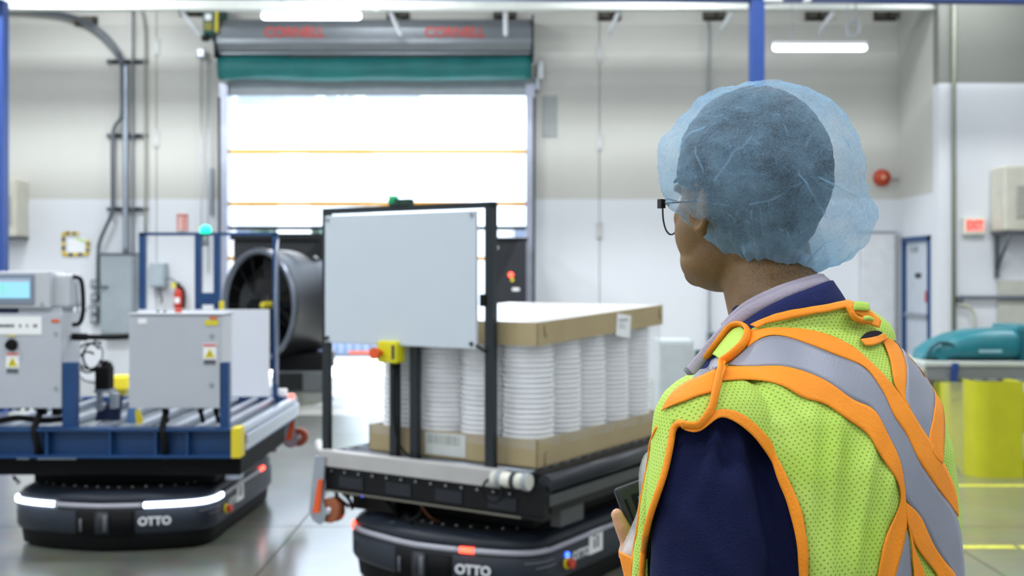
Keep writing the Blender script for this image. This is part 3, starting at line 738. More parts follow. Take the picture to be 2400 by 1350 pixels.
cv = thing('conveyor_deck', 'black conveyor deck with grey front beam and tall black sign frame', 'conveyor', C2, Y2)
DZ2 = 0.68
m_beamgrey = mat('beam_grey', (182, 180, 180), 0.45, 0.1, var=0.08)
fb_ = MB().bb(-0.63, 0.50, -0.90, -0.84, DZ2-0.082, DZ2, bevel=0.006).build('front_beam', m_beamgrey, cv)
MB().bb(-0.62, 0.72, -0.87, -0.80, DZ2-0.20, DZ2-0.06).bb(-0.62, 0.72, -0.885, -0.80, DZ2-0.212, DZ2-0.20).build('front_channel', m_blackmetal, cv)
for k in range(13):
    x = -0.57+k*0.092
    MB().cyl((x, -0.872, DZ2-0.105), (x, -0.882, DZ2-0.105), 0.006, seg=8).build('bolt', m_steel, fb_)
MB().bb(-0.62, 0.60, -0.888, -0.870, DZ2-0.212, DZ2-0.203).build('edge_lip', mat('lip_grey', (110, 108, 96), 0.5), cv)
for k in range(4):
    MB().bb(-0.52+k*0.31, -0.36+k*0.31, -0.876, -0.870, DZ2-0.185, DZ2-0.125).build('drive_card', mat('drive_dark', (16, 20, 32), 0.4), cv)
# white end tube with clear wrap at the right end of the beam
et = MB().cyl((0.46, -0.905, DZ2-0.035), (0.66, -0.905, DZ2-0.035), 0.036, seg=20).build('end_tube', mat('tube_white', (216, 216, 206), 0.35), cv)
for x, r_ in ((0.50, .040), (0.58, .040), (0.645, 0.041)): MB().cyl((x-0.012, -0.905, DZ2-0.035), (x+0.012, -0.905, DZ2-0.035), r_, seg=20).build('tube_band', m_grey if x != 0.58 else m_ink, et)
MB().tube([(0.47+0.055*math.cos(t*PI/8), -0.925, DZ2-0.09+0.055*math.sin(t*PI/8)) for t in range(16)], 0.006, 6, closed=True).build('cable_loop', m_rubber, et)
# side rails
for s_ in (1, -1):
    xx = 0.70 if s_ > 0 else -0.60
    MB().tube([(xx, -0.84, DZ2-0.05), (xx, 0.82, DZ2-0.05)], 0.042, 16).build('side_tube', mat('rail_grey', (44, 47, 52), 0.4, 0.2, spec=0.4), cv)
    MB().bb(xx-0.035, xx+0.03, -0.84, 0.82, DZ2-0.15, DZ2-0.10).build('side_channel', mat('channel_grey', (66, 70, 70), 0.5, 0.1), cv)
    MB().bb(xx-0.02, xx+0.02, -0.84, 0.82, DZ2-0.19, DZ2-0.15).build('side_rail', m_blackmetal, cv)
    MB().bb(xx-0.04, xx+0.015, -0.72, -0.50, DZ2-0.27, DZ2-0.15, bevel=0.004).build('leg_bracket', mat('channel_grey', (66, 70, 70), 0.5, 0.1), cv)
    MB().bb(xx-0.04, xx+0.015, 0.5, 0.75, DZ2-0.31, DZ2-0.15, bevel=0.004).build('leg_bracket', mat('channel_grey', (66, 70, 70), 0.5, 0.1), cv)
MB().bb(-0.62, 0.72, 0.79, 0.83, DZ2-0.2, DZ2).build('rear_channel', m_blackmetal, cv)
for k in range(15):
    y = -0.76+k*0.107
    MB().cyl((-0.57, y, DZ2-0.028), (0.60, y, DZ2-0.028), 0.024, seg=14).build('roller', mat('roller_steel', (120, 126, 136), 0.35, 0.7), cv)
MB().bb(0.60, 0.662, -0.80, 0.79, DZ2-0.05, DZ2-0.012).build('roller_guard', m_blackmetal, cv)
# lift body between the deck and the robot
lb_ = MB().bb(-0.42, 0.50, -0.62, 0.7, 0.353, 0.47, bevel=0.01).bb(-0.56, 0.60, -0.70, 0.76, 0.47, DZ2-0.21, bevel=0.01).build('lift_body', m_skirt, cv)
MB().box(0.62, 0.0, 0.356, 0.1, 0.3, 0.006).build('caution_plate', mat('caution_olive', (150, 146, 70), 0.5), lb_) if False else None
MB().box(-0.35, -0.70, 0.40, 0.18, 0.08, 0.09, bevel=0.01).build('control_module', m_blackmetal, cv)
MB().cyl((-0.47, -0.745, 0.44), (-0.47, -0.755, 0.44), 0.010, seg=10).build('module_led', m_blueled, cv)
MB().box(-0.50, -0.68, 0.42, 0.12, 0.10, 0.13, bevel=0.01).build('relay_box', m_blackmetal, cv)
def cable(pts, r, m, root, name='cable'):
    return MB().tube(spline(pts, 7), r, 8).build(name, m, root)
cable([(-0.56, -0.76, 0.46), (-0.50, -0.83, 0.53), (-0.36, -0.85, 0.53), (-0.26, -0.83, 0.46), (-0.22, -0.78, 0.38), (-0.25, -0.74, 0.36)], 0.014, m_rubber, cv)
cable([(-0.58, -0.73, 0.36), (-0.62, -0.78, 0.42), (-0.57, -0.82, 0.47), (-0.52, -0.80, 0.42), (-0.54, -0.75, 0.36)], 0.010, m_rubber, cv)
cable([(-0.20, -0.72, 0.37), (-0.10, -0.82, 0.36), (-0.02, -0.83, 0.42), (-0.05, -0.80, 0.50)], 0.009, m_rubber, cv)
cable([(-0.12, -0.80, 0.52), (-0.04, -0.84, 0.48), (0.02, -0.82, 0.40), (0.04, -0.76, 0.36)], 0.005, mat('brown_wire', (110, 60, 30), 0.6), cv)
for k in range(9):
    t = k/8; 
    MB().cyl((-0.50+0.16*t, -0.832-0.012*math.sin(PI*t), 0.528), (-0.488+0.16*t, -0.832-0.012*math.sin(PI*t), 0.53), 0.0165, seg=10).build('cable_band', m_vis, cv)
# hanging guide roller and tow link at the left end
guide_roller(cv, -0.62, -0.90, DZ2-0.03, 0.36, mat('brown_rubber', (150, 84, 50), 0.4), 1)
MB().tube([(-0.63, -0.86, DZ2-0.03), (-0.72, -0.80, DZ2-0.02), (-0.90, -0.62, DZ2-0.02)], 0.022, 8).build('link_arm', m_beamgrey, cv)
MB().tube([(-0.66, -0.85, DZ2-0.06), (-0.74, -0.74, DZ2-0.065), (-0.82, -0.68, DZ2-0.06)], 0.014, 6).build('link_cable', m_blackmetal, cv)
# sign frame
m_frame = mat('frame_dark', (22, 32, 38), 0.45, 0.1, bump=0.03)
T2 = 1.94
for x, w_ in ((-0.655, 0.04), (0.388, 0.05)):
    MB().bb(x-w_/2, x+w_/2, -0.835, -0.80, DZ2-0.01, T2).build('frame_post', m_frame, cv)
MB().bb(-0.675, 0.413, -0.835, -0.80, T2-0.03, T2).build('frame_top', m_frame, cv)
for x in (-0.214, -0.085):
    MB().bb(x-0.021, x+0.021, -0.815, -0.775, DZ2-0.01, 1.26).build('short_post', m_frame, cv)
MB().bb(-0.24, -0.06, -0.82, -0.80, 1.24, 1.28).build('short_post_cap', m_frame, cv)
pan = MB().bb(-0.640, 0.325, -0.852, -0.842, 1.238, 1.898, bevel=0.003).build('sign_panel', mat('panel_greyblue', (196, 206, 216), 0.45, var=0.01), cv)
MB().bb(-0.642, 0.327, -0.842, -0.838, 1.236, 1.900).build('panel_edge', m_white, cv)
for x, z in ((-0.62, 1.88), (0.30, 1.88), (-0.62, 1.262), (0.30, 1.262)):
    MB().cyl((x, -0.852, z), (x, -0.862, z), 0.010, seg=10).build('panel_screw', m_steel if z > 1.5 else m_ink, pan)
for x, z in ((0.325, 1.255), (-0.660, 1.265)):
    MB().tube([(x, -0.85, z+0.0), (x+0.05, -0.845, z-0.03)], 0.007, 6).build('cable_tie', m_rubber, pan)
MB().box(0.355, -0.83, 1.47, 0.03, 0.03, 0.06).build('clip', m_rubber, cv)
# e-stop box
eb = MB().box(-0.20, -0.845, 1.205, 0.125, 0.075, 0.11, bevel=0.01).build('stop_box', mat('box_yellow', (226, 218, 30), 0.45), cv)
MB().cyl((-0.235, -0.88, 1.20), (-0.235, -0.915, 1.20), 0.014, seg=14).cyl((-0.235, -0.915, 1.20), (-0.235, -0.94, 1.20), 0.028, 0.030, seg=18).build('stop_button', m_orange, eb)
MB().bb(-0.165, -0.148, -0.886, -0.880, 1.17, 1.24).build('box_label', m_ink, eb)
MB().cyl((-0.17, -0.85, 1.15), (-0.17, -0.85, 1.12), 0.018, seg=10).build('cable_gland', m_rubber, eb)
cable([(-0.17, -0.85, 1.12), (-0.185, -0.84, 1.05), (-0.19, -0.83, 0.85), (-0.16, -0.83, 0.74), (-0.10, -0.83, 0.69)], 0.006, m_rubber, cv)
# beacon
bk = MB().box(-0.185, -0.82, T2+0.006, 0.06, 0.05, 0.012).box(-0.14, -0.82, T2+0.016, 0.10, 0.04, 0.03).build('beacon_bracket', mat('bracket_green', (12, 52, 40), 0.5), cv)
MB().cyl((-0.205, -0.82, T2+0.01), (-0.205, -0.82, T2+0.05), 0.030, 0.026, seg=18).build('beacon', mat('beacon_green', (10, 120, 80), 0.3, emit=0.4, emit_rgb=(10, 160, 100)), bk)

# load: tray with nested tubs, clear wrap, carton lid
m_card = mat('cardboard', (168, 152, 116), 0.75, var=0.07, vscale=5, bump=0.06, bscale=90)
ld = thing('carton_tray', 'cardboard tray on the black deck holding the wrapped white tubs', 'tray', C2, Y2)
LX0, LX1, LY0, LY1 = -0.43, 0.60, -0.745, 0.60
TZ0, TZ1 = DZ2-0.003, DZ2+0.132
def tray_walls(z0, z1, t=0.008, tilt=0.0):
    b = MB()
    for (x0, x1, y0, y1) in ((LX0, LX1, LY0, LY0+t), (LX0, LX1, LY1-t, LY1), (LX0, LX0+t, LY0, LY1), (LX1-t, LX1, LY0, LY1)):
        b.bb(x0, x1, y0, y1, z0, z1)
    return b
tray_walls(TZ0, TZ1).bb(LX0, LX1, LY0, LY1, TZ0, TZ0+0.008).build('tray_wall', m_card, ld)
MB().bb(-0.06, 0.19, LY0-0.004, LY0, TZ0+0.015, TZ1-0.01).build('shipping_label', mat('label_grey', (196, 200, 198), 0.5), ld)
b = MB(); rnd = random.Random(5)
for k in range(14): b.bb(-0.04+k*0.0145, -0.04+k*0.0145+rnd.choice((0.003, 0.006)), LY0-0.0055, LY0-0.004, TZ0+0.07, TZ1-0.02)
b.build('label_print', mat('print_grey', (130, 136, 134), 0.6), ld)
for (x, y, ax) in ((LX1, LY0+0.07, 0), (LX1, LY1-0.06, 0)):
    MB().tube([(x+0.002, y, TZ0), (x+0.002, y, TZ0+0.06), (x+0.002, y+0.02, TZ0+0.075)], 0.003, 5).build('cut_line', mat('card_dark', (120, 104, 74), 0.8), ld)
# tubs: stacks of nested white tubs, every rim its own part
m_tub = mat('tub_white', (246, 247, 250), 0.35, var=0.01)
NX, NY = 4, 5
dxs = (LX1-LX0-0.02)/NX; dys = (LY1-LY0-0.02)/NY
RT = 0.124
cnt = 19; pitch = 0.0245
def tub_mesh():
    b = MB(); 
    b.lathe([(RT*0.86, -0.010), (RT*0.90, 0.0), (RT*0.92, 0.010), (RT, 0.012), (RT*1.015, 0.017), (RT, 0.0225), (RT*0.93, 0.0235), (RT*0.90, 0.021)], 28)
    bmesh.ops.recalc_face_normals(b.bm, faces=b.bm.faces[:]); me = bpy.data.meshes.new('tub'); b.bm.to_mesh(me); b.bm.free(); me.materials.append(m_tub); return me
tub_me = tub_mesh()
base_b = MB().lathe([(0, 0), (RT*0.80, 0), (RT*0.84, 0.05), (RT*0.88, 0.10)], 28)
base_b.build('tub_base_src', m_tub); base_src = bpy.data.objects['tub_base_src']; base_me = base_src.data; bpy.data.objects.remove(base_src)
def wrap_mat():
    m = bpy.data.materials.new('clear_wrap'); m.use_nodes = True
    n = m.node_tree.nodes; l = m.node_tree.links; n.clear()
    o = n.new('ShaderNodeOutputMaterial'); tr = n.new('ShaderNodeBsdfTransparent'); gl = n.new('ShaderNodeBsdfGlossy'); df = n.new('ShaderNodeBsdfDiffuse')
    tr.inputs[0].default_value = (1, 1, 1, 1); gl.inputs['Roughness'].default_value = 0.16; gl.inputs[0].default_value = (0.95, 0.97, 1, 1)
    df.inputs[0].default_value = (0.9, 0.92, 0.95, 1)
    tc = n.new('ShaderNodeTexCoord'); mp = n.new('ShaderNodeMapping'); mp.inputs['Scale'].default_value = (9, 9, 4)
    nz = n.new('ShaderNodeTexNoise'); nz.inputs['Scale'].default_value = 2.5; nz.inputs['Detail'].default_value = 5; nz.inputs['Distortion'].default_value = 1.5
    l.new(tc.outputs['Object'], mp.inputs[0]); l.new(mp.outputs[0], nz.inputs['Vector'])
    bp = n.new('ShaderNodeBump'); bp.inputs['Strength'].default_value = 0.8; bp.inputs['Distance'].default_value = 0.03
    l.new(nz.outputs['Fac'], bp.inputs['Height']); l.new(bp.outputs[0], gl.inputs['Normal'])
    m1 = n.new('ShaderNodeMixShader'); m1.inputs[0].default_value = 0.12; m2 = n.new('ShaderNodeMixShader'); m2.inputs[0].default_value = 0.08
    l.new(tr.outputs[0], m1.inputs[1]); l.new(df.outputs[0], m1.inputs[2]); l.new(m1.outputs[0], m2.inputs[1]); l.new(gl.outputs[0], m2.inputs[2]); l.new(m2.outputs[0], o.inputs[0])
    return m
m_wrap = wrap_mat()
def fronts(i, j):
    if j == 0: return ['leftmost', 'second from the left', 'third from the left', 'corner'][i] + ' of the front row'
    return ['', 'second', 'third', 'fourth', 'rearmost'][j] + ' one along the right side'
R2 = Matrix.Rotation(Y2, 3, 'Z')
for i in range(NX):
    for j in range(NY):
        vis = (j == 0 or i == NX-1)
        if not vis and not (i == 0 or j == NY-1): continue
        lp_ = Vector((LX0+0.01+dxs*(i+0.5), LY0+0.01+dys*(j+0.5), TZ0+0.008))
        wpos = C2+R2@lp_
        lab = ('white tub stack in clear wrap, '+fronts(i, j)) if vis else 'stack of nested white tubs at the far side of the tray'
        t = thing('tub_stack', lab, 'tubs', wpos, Y2, 'stacks of nested white tubs on the carton tray' if vis else 'stacks of nested white tubs along the far sides')
        o = bpy.data.objects.new('tub_base', base_me); COL.objects.link(o); o.parent = t
        for k in range(cnt+3):
            o = bpy.data.objects.new('tub', tub_me); COL.objects.link(o); o.parent = t
            o.location = (0.0015*math.sin(k*2.1+i), 0.0015*math.cos(k*1.7+j), 0.085+k*pitch)
            o.rotation_euler = (0, 0, k)
# film wrap: scalloped sheet round the stacks, bulging between them
wr = thing('film_wrap', 'clear plastic film wrapped around the white tub stacks', 'wrap', C2, Y2)
b = MB(); rings = []
def wrap_ring(z, f):
    pts = []
    def side(a, c, n, outv, along):
        for k in range(n*8):
            t = k/(n*8); s_ = abs(math.sin(PI*t*n))**0.5
            p = Vector(a).lerp(Vector(c), t)+Vector(outv)*(0.004+0.012*s_*f-0.012)
            p += Vector((noise.noise(Vector((p.x*9, p.y*9, z*11)))*0.004, noise.noise(Vector((p.x*9+5, p.y*9, z*11)))*0.004, 0))
            pts.append((p.x, p.y, z))
    g = -0.004
    side((LX0+g, LY0+g, 0), (LX1-g, LY0+g, 0), NX, (0, -1, 0), 0)
    side((LX1-g, LY0+g, 0), (LX1-g, LY1-g, 0), NY, (1, 0, 0), 0)
    side((LX1-g, LY1-g, 0), (LX0+g, LY1-g, 0), NX, (0, 1, 0), 0)
    side((LX0+g, LY1-g, 0), (LX0+g, LY0+g, 0), NY, (-1, 0, 0), 0)
    return pts
zt = 1.34
for k in range(31):
    z = TZ1-0.045+(zt-TZ1+0.045)*k/30
    rings.append(wrap_ring(z, 1.0 if 1 < k < 29 else 0.6))
b.loft(rings, cap=False); b.build('film', m_wrap, wr)
# carton lid on top: tilted up slightly towards the rear
lid = thing('carton', 'shallow cardboard lid capping the wrapped tub stacks', 'lid', C2, Y2)
def lidz(y, z): return z+(y-LY0)/(LY1-LY0)*0.05
b = MB(); t_ = 0.008; e_ = 0.010
LZ0, LZ1 = 1.256, 1.368
def lidbox(b, x0, x1, y0, y1, z0, z1):
    v = [b.bm.verts.new((x, y, lidz(y, z))) for z in (z0, z1) for y in (y0, y1) for x in (x0, x1)]
    for f in ((0, 1, 3, 2), (4, 6, 7, 5), (0, 4, 5, 1), (1, 5, 7, 3), (3, 7, 6, 2), (2, 6, 4, 0)): b.bm.faces.new([v[i] for i in f])
for (x0, x1, y0, y1) in ((LX0-e_, LX1+e_, LY0-e_, LY0-e_+t_), (LX0-e_, LX1+e_, LY1+e_-t_, LY1+e_), (LX0-e_, LX0-e_+t_, LY0-e_, LY1+e_), (LX1+e_-t_, LX1+e_, LY0-e_, LY1+e_)):
    lidbox(b, x0, x1, y0, y1, LZ0, LZ1)
b.build('lid_wall', m_card, lid)
b = MB(); N = 14; g = [[b.bm.verts.new((LX0-e_+(LX1-LX0+2*e_)*i/N, LY0-e_+(LY1-LY0+2*e_)*j/N, lidz(LY0+(LY1-LY0)*j/N, LZ1)+0.0+0.006*math.sin(PI*i/N)*math.sin(PI*j/N)*math.sin(i*0.9))) for j in range(N+1)] for i in range(N+1)]
for i in range(N):
    for j in range(N): b.bm.faces.new((g[i][j], g[i+1][j], g[i+1][j+1], g[i][j+1])).smooth = True
b.build('lid_top', mat('lid_top_white', (224, 224, 226), 0.22, var=0.02, spec=0.7), lid)
q = MB(); y_ = 0.33
rot = 0.10
q.box(LX1+e_+0.004, 0.115, 1.318, 0.003, 0.16, 0.12, rx=-0.12)
q.build('shipping_label', m_vis, lid)
MB().bb(LX1+e_+0.006, LX1+e_+0.007, 0.06, 0.16, 1.345, 1.353).bb(LX1+e_+0.006, LX1+e_+0.007, 0.06, 0.12, 1.325, 1.329).bb(LX1+e_+0.006, LX1+e_+0.007, 0.06, 0.14, 1.31, 1.313).build('label_print', mat('print_grey', (130, 136, 134), 0.6), lid)
for y in (LY0+0.05, LY1-0.04):
    MB().tube([(LX1+e_+0.001, y, lidz(y, LZ1-0.015)), (LX1+e_+0.001, y+0.002, lidz(y, LZ1-0.05)), (LX1+e_+0.001, y+0.012, lidz(y, LZ1-0.075))], 0.004, 5).build('cut_line', mat('card_dark', (120, 104, 74), 0.8), lid)

# ------------------------------------------------------------------ robot at left with control enclosures
C1 = Vector((-2.33, 7.22, 0))
r1 = thing('mobile_robot', 'low black OTTO robot with white headlight strips, at left under the blue cart', 'robot', C1+Vector((0.015, 0, 0)), -0.045)
build_amr(r1, [(-1.52, -0.76, 'g'), (-0.76, -0.28, 'w'), (-0.28, 0.25, 'g'), (0.25, 0.80, 'w'), (0.80, 1.62, 'g'), (1.62, 1.72, 'r')])
ct = thing('conveyor_cart', 'blue steel conveyor cart with aluminium rails, goalpost frame and rear panel', 'cart', C1, 0)
BZ = 0.715
YF = -0.87
# front beam of C-channels
MB().bb(-0.82, 0.74, YF+0.02, YF+0.05, BZ-0.155, BZ).bb(-0.82, 0.78, YF-0.045, YF+0.06, BZ-0.014, BZ).bb(-0.82, 0.78, YF-0.045, YF+0.06, BZ-0.167, BZ-0.153).build('front_beam', m_blue, ct)
MB().bb(0.735, 0.785, YF-0.05, YF+0.06, BZ-0.165, BZ+0.004).build('end_tape', m_yellow, ct)
for x in (-0.66, -0.32, 0.04, 0.30, 0.48):
    MB().bb(x-0.006, x+0.006, YF-0.035, YF+0.02, BZ-0.153, BZ-0.012).build('beam_web', m_blue, ct)
for x in (-0.39, 0.34):
    cable([(x-0.02, YF+0.10, BZ+0.08), (x-0.01, YF+0.02, BZ+0.03), (x, YF-0.035, BZ-0.01), (x+0.015, YF-0.03, BZ-0.09), (x+0.0, YF+0.02, BZ-0.18)], 0.020, m_rubber, ct)
MB().bb(-0.80, 0.77, 0.70, 0.76, BZ-0.155, BZ).build('rear_beam', m_blue, ct)
for x in (-0.80, 0.74): MB().bb(x, x+0.035, YF+0.05, 0.70, BZ-0.16, BZ-0.05).build('side_beam', m_blue, ct)
for x in (-0.75, -0.62, -0.37, -0.12, 0.12, 0.36, 0.50, 0.62, 0.755):
    MB().bb(x-0.024, x+0.024, YF+0.04, 0.78, BZ-0.045, BZ-0.005, bevel=0.008).build('rail', m_alu, ct)
MB().bb(0.735, 0.792, YF+0.10, 0.80, BZ-0.10, BZ-0.05, bevel=0.006).bb(0.74, 0.785, YF+0.10, 0.80, BZ-0.145, BZ-0.105, bevel=0.006).build('side_extrusion', m_alu, ct)
MB().bb(-0.72, 0.73, -0.80, 0.72, BZ-0.06, BZ-0.048).build('drip_tray', mat('tray_grey', (96, 104, 112), 0.5, 0.3), ct)
# black lift body
MB().bb(-0.76, 0.76, -0.80, 0.45, 0.43, BZ-0.17, bevel=0.01).bb(-0.52, 0.56, -0.60, 0.6, 0.353, 0.43).build('lift_body', m_skirt, ct)
MB().bb(-0.38, -0.16, YF-0.012, YF+0.0, 0.535, 0.545).bb(-0.50, -0.43, YF-0.012, YF, 0.535, 0.545).build('edge_lip', m_steel, ct)
MB().bb(0.60, 0.69, -0.52, -0.44, 0.353, 0.55).bb(0.60, 0.69, 0.50, 0.58, 0.353, 0.55).build('leg_bracket', m_steel, ct)
MB().tube([(-0.60, -0.70, 0.40), (-0.56, -0.72, 0.37)], 0.012, 8).build('hook', m_steel, ct)
guide_roller(ct, 0.74, 0.80, BZ-0.06, 0.40, mat('red_brown_rubber', (150, 70, 50), 0.5), 1)
# goalpost frame at the rear
GY = 0.72; GT = 1.888
def gx(px, d=None): return (px-1200)*(C1.y+GY)/FPX-C1.x
def gz(py): return EYE-(py-HZ)*(C1.y+GY)/FPX
for px, w_ in ((335, 0.045), (646, 0.036)):
    MB().bb(gx(px)-w_/2, gx(px)+w_/2, GY-0.02, GY+0.02, BZ-0.02, gz(547)).build('frame_post', m_blue, ct)
MB().bb(gx(328), gx(652), GY-0.02, GY+0.02, gz(552), gz(545)).build('frame_top', m_blue, ct)
for px, w_ in ((466, 0.045), (510, 0.045)):
    MB().bb(gx(px)-w_/2, gx(px)+w_/2, GY-0.025, GY+0.02, BZ-0.02, gz(549)).build('inner_post', m_blue, ct)
MB().bb(gx(460), gx(518), GY-0.035, GY-0.02, gz(714), gz(686)).build('yoke_plate', m_blue, ct)
MB().box(gx(522), GY-0.03, gz(715), 0.03, 0.03, 0.06).build('yellow_clip', m_yellow, ct)
MB().tube([(gx(652), GY-0.01, gz(560)), (gx(650), GY-0.03, gz(600)), (gx(648), GY-0.03, gz(700)), (gx(650), GY-0.02, gz(900))], 0.008, 6).build('cable_run', m_steel, ct)
bz_ = gz(547)
MB().lathe([(0.04, 0), (0.042, 0.012), (0.036, 0.045), (0.02, 0.058), (0, 0.06)], 20, Matrix.Translation((gx(482), GY, bz_))).build('beacon', m_greenled, ct)
MB().cyl((gx(482), GY, bz_-0.09), (gx(482), GY, bz_), 0.02, seg=10).build('beacon_stem', m_grey, ct)
MB().bb(gx(330)+0.0, gx(635), GY-0.05, GY-0.04, gz(928), gz(725), bevel=0.003).build('rear_panel', mat('rear_panel_white', (214, 217, 226), 0.45, var=0.01), ct)
MB().box(gx(655), GY+0.02, gz(920)+0.0, 0.10, 0.05, 0.05, bevel=0.01).build('sensor_block', m_vis, ct)
MB().cyl((gx(684), GY-0.0, gz(929)), (gx(684), GY-0.02, gz(929)), 0.018, seg=10).build('sensor_led', m_redled, ct)
MB().bb(gx(660), gx(690), GY-0.0, GY+0.03, gz(933), gz(924)).build('sensor_arm', m_vis, ct)
# small blue posts beside the enclosures
def fx(px, y): return (px-1200)*(C1.y+y)/FPX-C1.x
def fz(py, y): return EYE-(py-HZ)*(C1.y+y)/FPX
PY_ = YF+0.03
for px0, px1 in ((146, 178), (515, 536)):
    MB().bb(fx(px0, PY_), fx(px1, PY_), PY_, PY_+0.05, BZ-0.01, fz(850, PY_)).build('corner_post', m_blue, ct)
# blue gusset with yellow edge, motor base
MB().prism([(fx(330, -0.6), BZ-0.01), (fx(298, -0.6), BZ-0.01), (fx(302, -0.6), fz(955, -0.6)), (fx(318, -0.6), fz(955, -0.6))], -0.62, -0.58).build('gusset', mat('light_blue_paint', (84, 124, 178), 0.5), ct)
MB().prism([(fx(338, -0.6), BZ-0.01), (fx(324, -0.6), BZ-0.01), (fx(322, -0.6), fz(960, -0.6)), (fx(328, -0.6), fz(958, -0.6))], -0.64, -0.6).build('gusset_tape', m_yellow, ct)
act = MB().box(fx(245, -0.55), -0.55, fz(885, -0.55), 0.085, 0.10, 0.14, bevel=0.012).box(fx(249, -0.55), -0.55, fz(856, -0.55), 0.05, 0.06, 0.05, ry=0.5, bevel=0.01).build('actuator', m_skirt, ct)
MB().box(fx(246, -0.55), -0.55, fz(915, -0.55), 0.10, 0.09, 0.02).box(fx(238, -0.55), -0.58, fz(934, -0.55), 0.03, 0.03, 0.09).box(fx(268, -0.55), -0.55, fz(938, -0.55), 0.05, 0.05, 0.10, bevel=0.01).cyl((fx(240, -0.55), -0.60, fz(952, -0.55)), (fx(240, -0.55), -0.54, fz(952, -0.55)), 0.025).build('bracket', m_steel, act)
MB().prism([(fx(222, -0.5), BZ-0.01), (fx(228, -0.5), fz(960, -0.5)), (fx(284, -0.5), fz(925, -0.5)), (fx(278, -0.5), BZ-0.01)], -0.50, -0.46).build('motor_mount', mat('dark_blue_paint', (14, 34, 72), 0.5), ct)
for k, (cx_, cz_, r_) in enumerate(((208, 835, 0.075), (200, 850, 0.06), (216, 838, 0.085))):
    c = Vector((fx(cx_, -0.5), -0.5+0.03*k, fz(cz_, -0.5)))
    MB().tube([(c.x+r_*math.cos(t*0.3), c.y+0.015*math.sin(t*0.15), c.z+r_*1.05*math.sin(t*0.3)) for t in range(2+k, 21-k)], 0.007, 6).build('coiled_cable', m_rubber, ct)
cable([(fx(236, -0.5), -0.5, fz(865, -0.5)), (fx(240, -0.5), -0.5, fz(820, -0.5)), (fx(220, -0.5), -0.5, fz(795, -0.5))], 0.005, m_darkcond, ct)
cable([(fx(186, -0.5), -0.5, fz(880, -0.5)), (fx(200, -0.5), -0.5, fz(892, -0.5)), (fx(232, -0.5), -0.5, fz(900, -0.5))], 0.005, m_darkcond, ct)

# control enclosures
m_enc = mat('enclosure_grey', (186, 190, 197), 0.45, var=0.02, bump=0.02)
m_enc2 = mat('enclosure_door', (178, 183, 192), 0.45, var=0.02, bump=0.02)
EY = C1.y-0.84
def ex(px, d=EY): return (px-1200)*d/FPX
def ez(py, d=EY): return EYE-(py-HZ)*d/FPX
def danger(par, x, z, y=-0.0):
    lbl = MB().box(x, y-0.002, z, 0.075, 0.003, 0.12).build('danger_label', m_vis, par)
    MB().box(x, y-0.0045, z+0.050, 0.07, 0.002, 0.013).build('label_band', mat('label_red', (205, 84, 76), 0.6), lbl)
    MB().prism([(x-0.030, z-0.02), (x+0.030, z-0.02), (x, z+0.032)], y-0.006, y-0.0035).build('warning_triangle', mat('label_yellow', (214, 200, 40), 0.6), lbl)
    MB().prism([(x-0.008, z-0.012), (x+0.004, z+0.0), (x-0.003, z+0.001), (x+0.008, z+0.016), (x-0.006, z+0.003), (x+0.001, z+0.002)], y-0.0075, y-0.006).build('bolt_mark', m_ink, lbl)
    MB().box(x, y-0.0045, z-0.045, 0.07, 0.002, 0.026).build('label_band', mat('label_dark', (84, 88, 98), 0.6), lbl)
e1 = thing('control_enclosure', 'light grey control enclosure in the middle of the blue cart', 'enclosure', (ex(412), EY, ez(955)))
H = ez(738)-ez(955); hw_ = (ex(518)-ex(305))/2; off = 0.0
MB().bb(-hw_-0.005, hw_+0.0, 0.02, 0.25, 0, H, bevel=0.006).build('body', m_enc, e1)
dd = MB().bb(-hw_-0.008, hw_+0.002, 0.0, 0.02, -0.005, H-0.005, bevel=0.004).build('door', m_enc2, e1)
MB().bb(-hw_-0.012, hw_+0.01, -0.006, 0.25, H, H+0.010).build('rain_lip', m_enc, e1)
for z in (0.13, H-0.12): MB().cyl((hw_-0.055, -0.004, z), (hw_-0.055, 0.004, z), 0.014, seg=12).box(hw_-0.055, -0.006, z, 0.006, 0.004, 0.02).build('latch', m_grey, dd)
danger(dd, hw_-0.065, H-0.225)
MB().box(hw_-0.055, -0.003, H-0.045, 0.075, 0.003, 0.03).build('yellow_label', mat('label_yellow', (214, 200, 40), 0.6), dd)
MB().box(hw_-0.045, -0.0035, H-0.018, 0.045, 0.003, 0.014).build('orange_label', mat('label_orange', (214, 96, 50), 0.6), dd)
MB().box(-hw_+0.07, -0.002, H-0.035, 0.05, 0.002, 0.03).build('faded_label', m_vis, dd)
for x in (-0.10, 0.11, 0.20):
    MB().cyl((x, 0.12, 0.0), (x, 0.12, -0.05), 0.022, 0.014, seg=12).tube([(x, 0.12, -0.04), (x+0.02, 0.10, -0.10)], 0.013, 8).build('cable_gland', m_rubber, e1)
for dx, lab in ((-0.03, 'red'), (-0.15, 'b'), (-0.11, 'b')):
    if lab == 'red': MB().cyl((dx, 0.15, H), (dx, 0.15, H+0.03), 0.02, 0.022, seg=14).build('pilot_knob', m_red, e1)
    else: MB().cyl((dx, 0.15, H), (dx, 0.15, H+0.022), 0.010, seg=8).build('screw_eye', m_ink, e1)
e2 = thing('control_enclosure', 'light grey control enclosure at far left under the touch screen console', 'enclosure', (ex(50), EY, ez(955)))
H2 = ez(733)-ez(955); xl, xr_ = ex(-60)-ex(50), ex(145)-ex(50)
MB().bb(xl, xr_, 0.02, 0.28, 0, H2, bevel=0.006).build('body', m_enc, e2)
d2 = MB().bb(xl, xr_-0.002, 0.0, 0.02, -0.005, H2-0.005, bevel=0.004).build('door', m_enc2, e2)
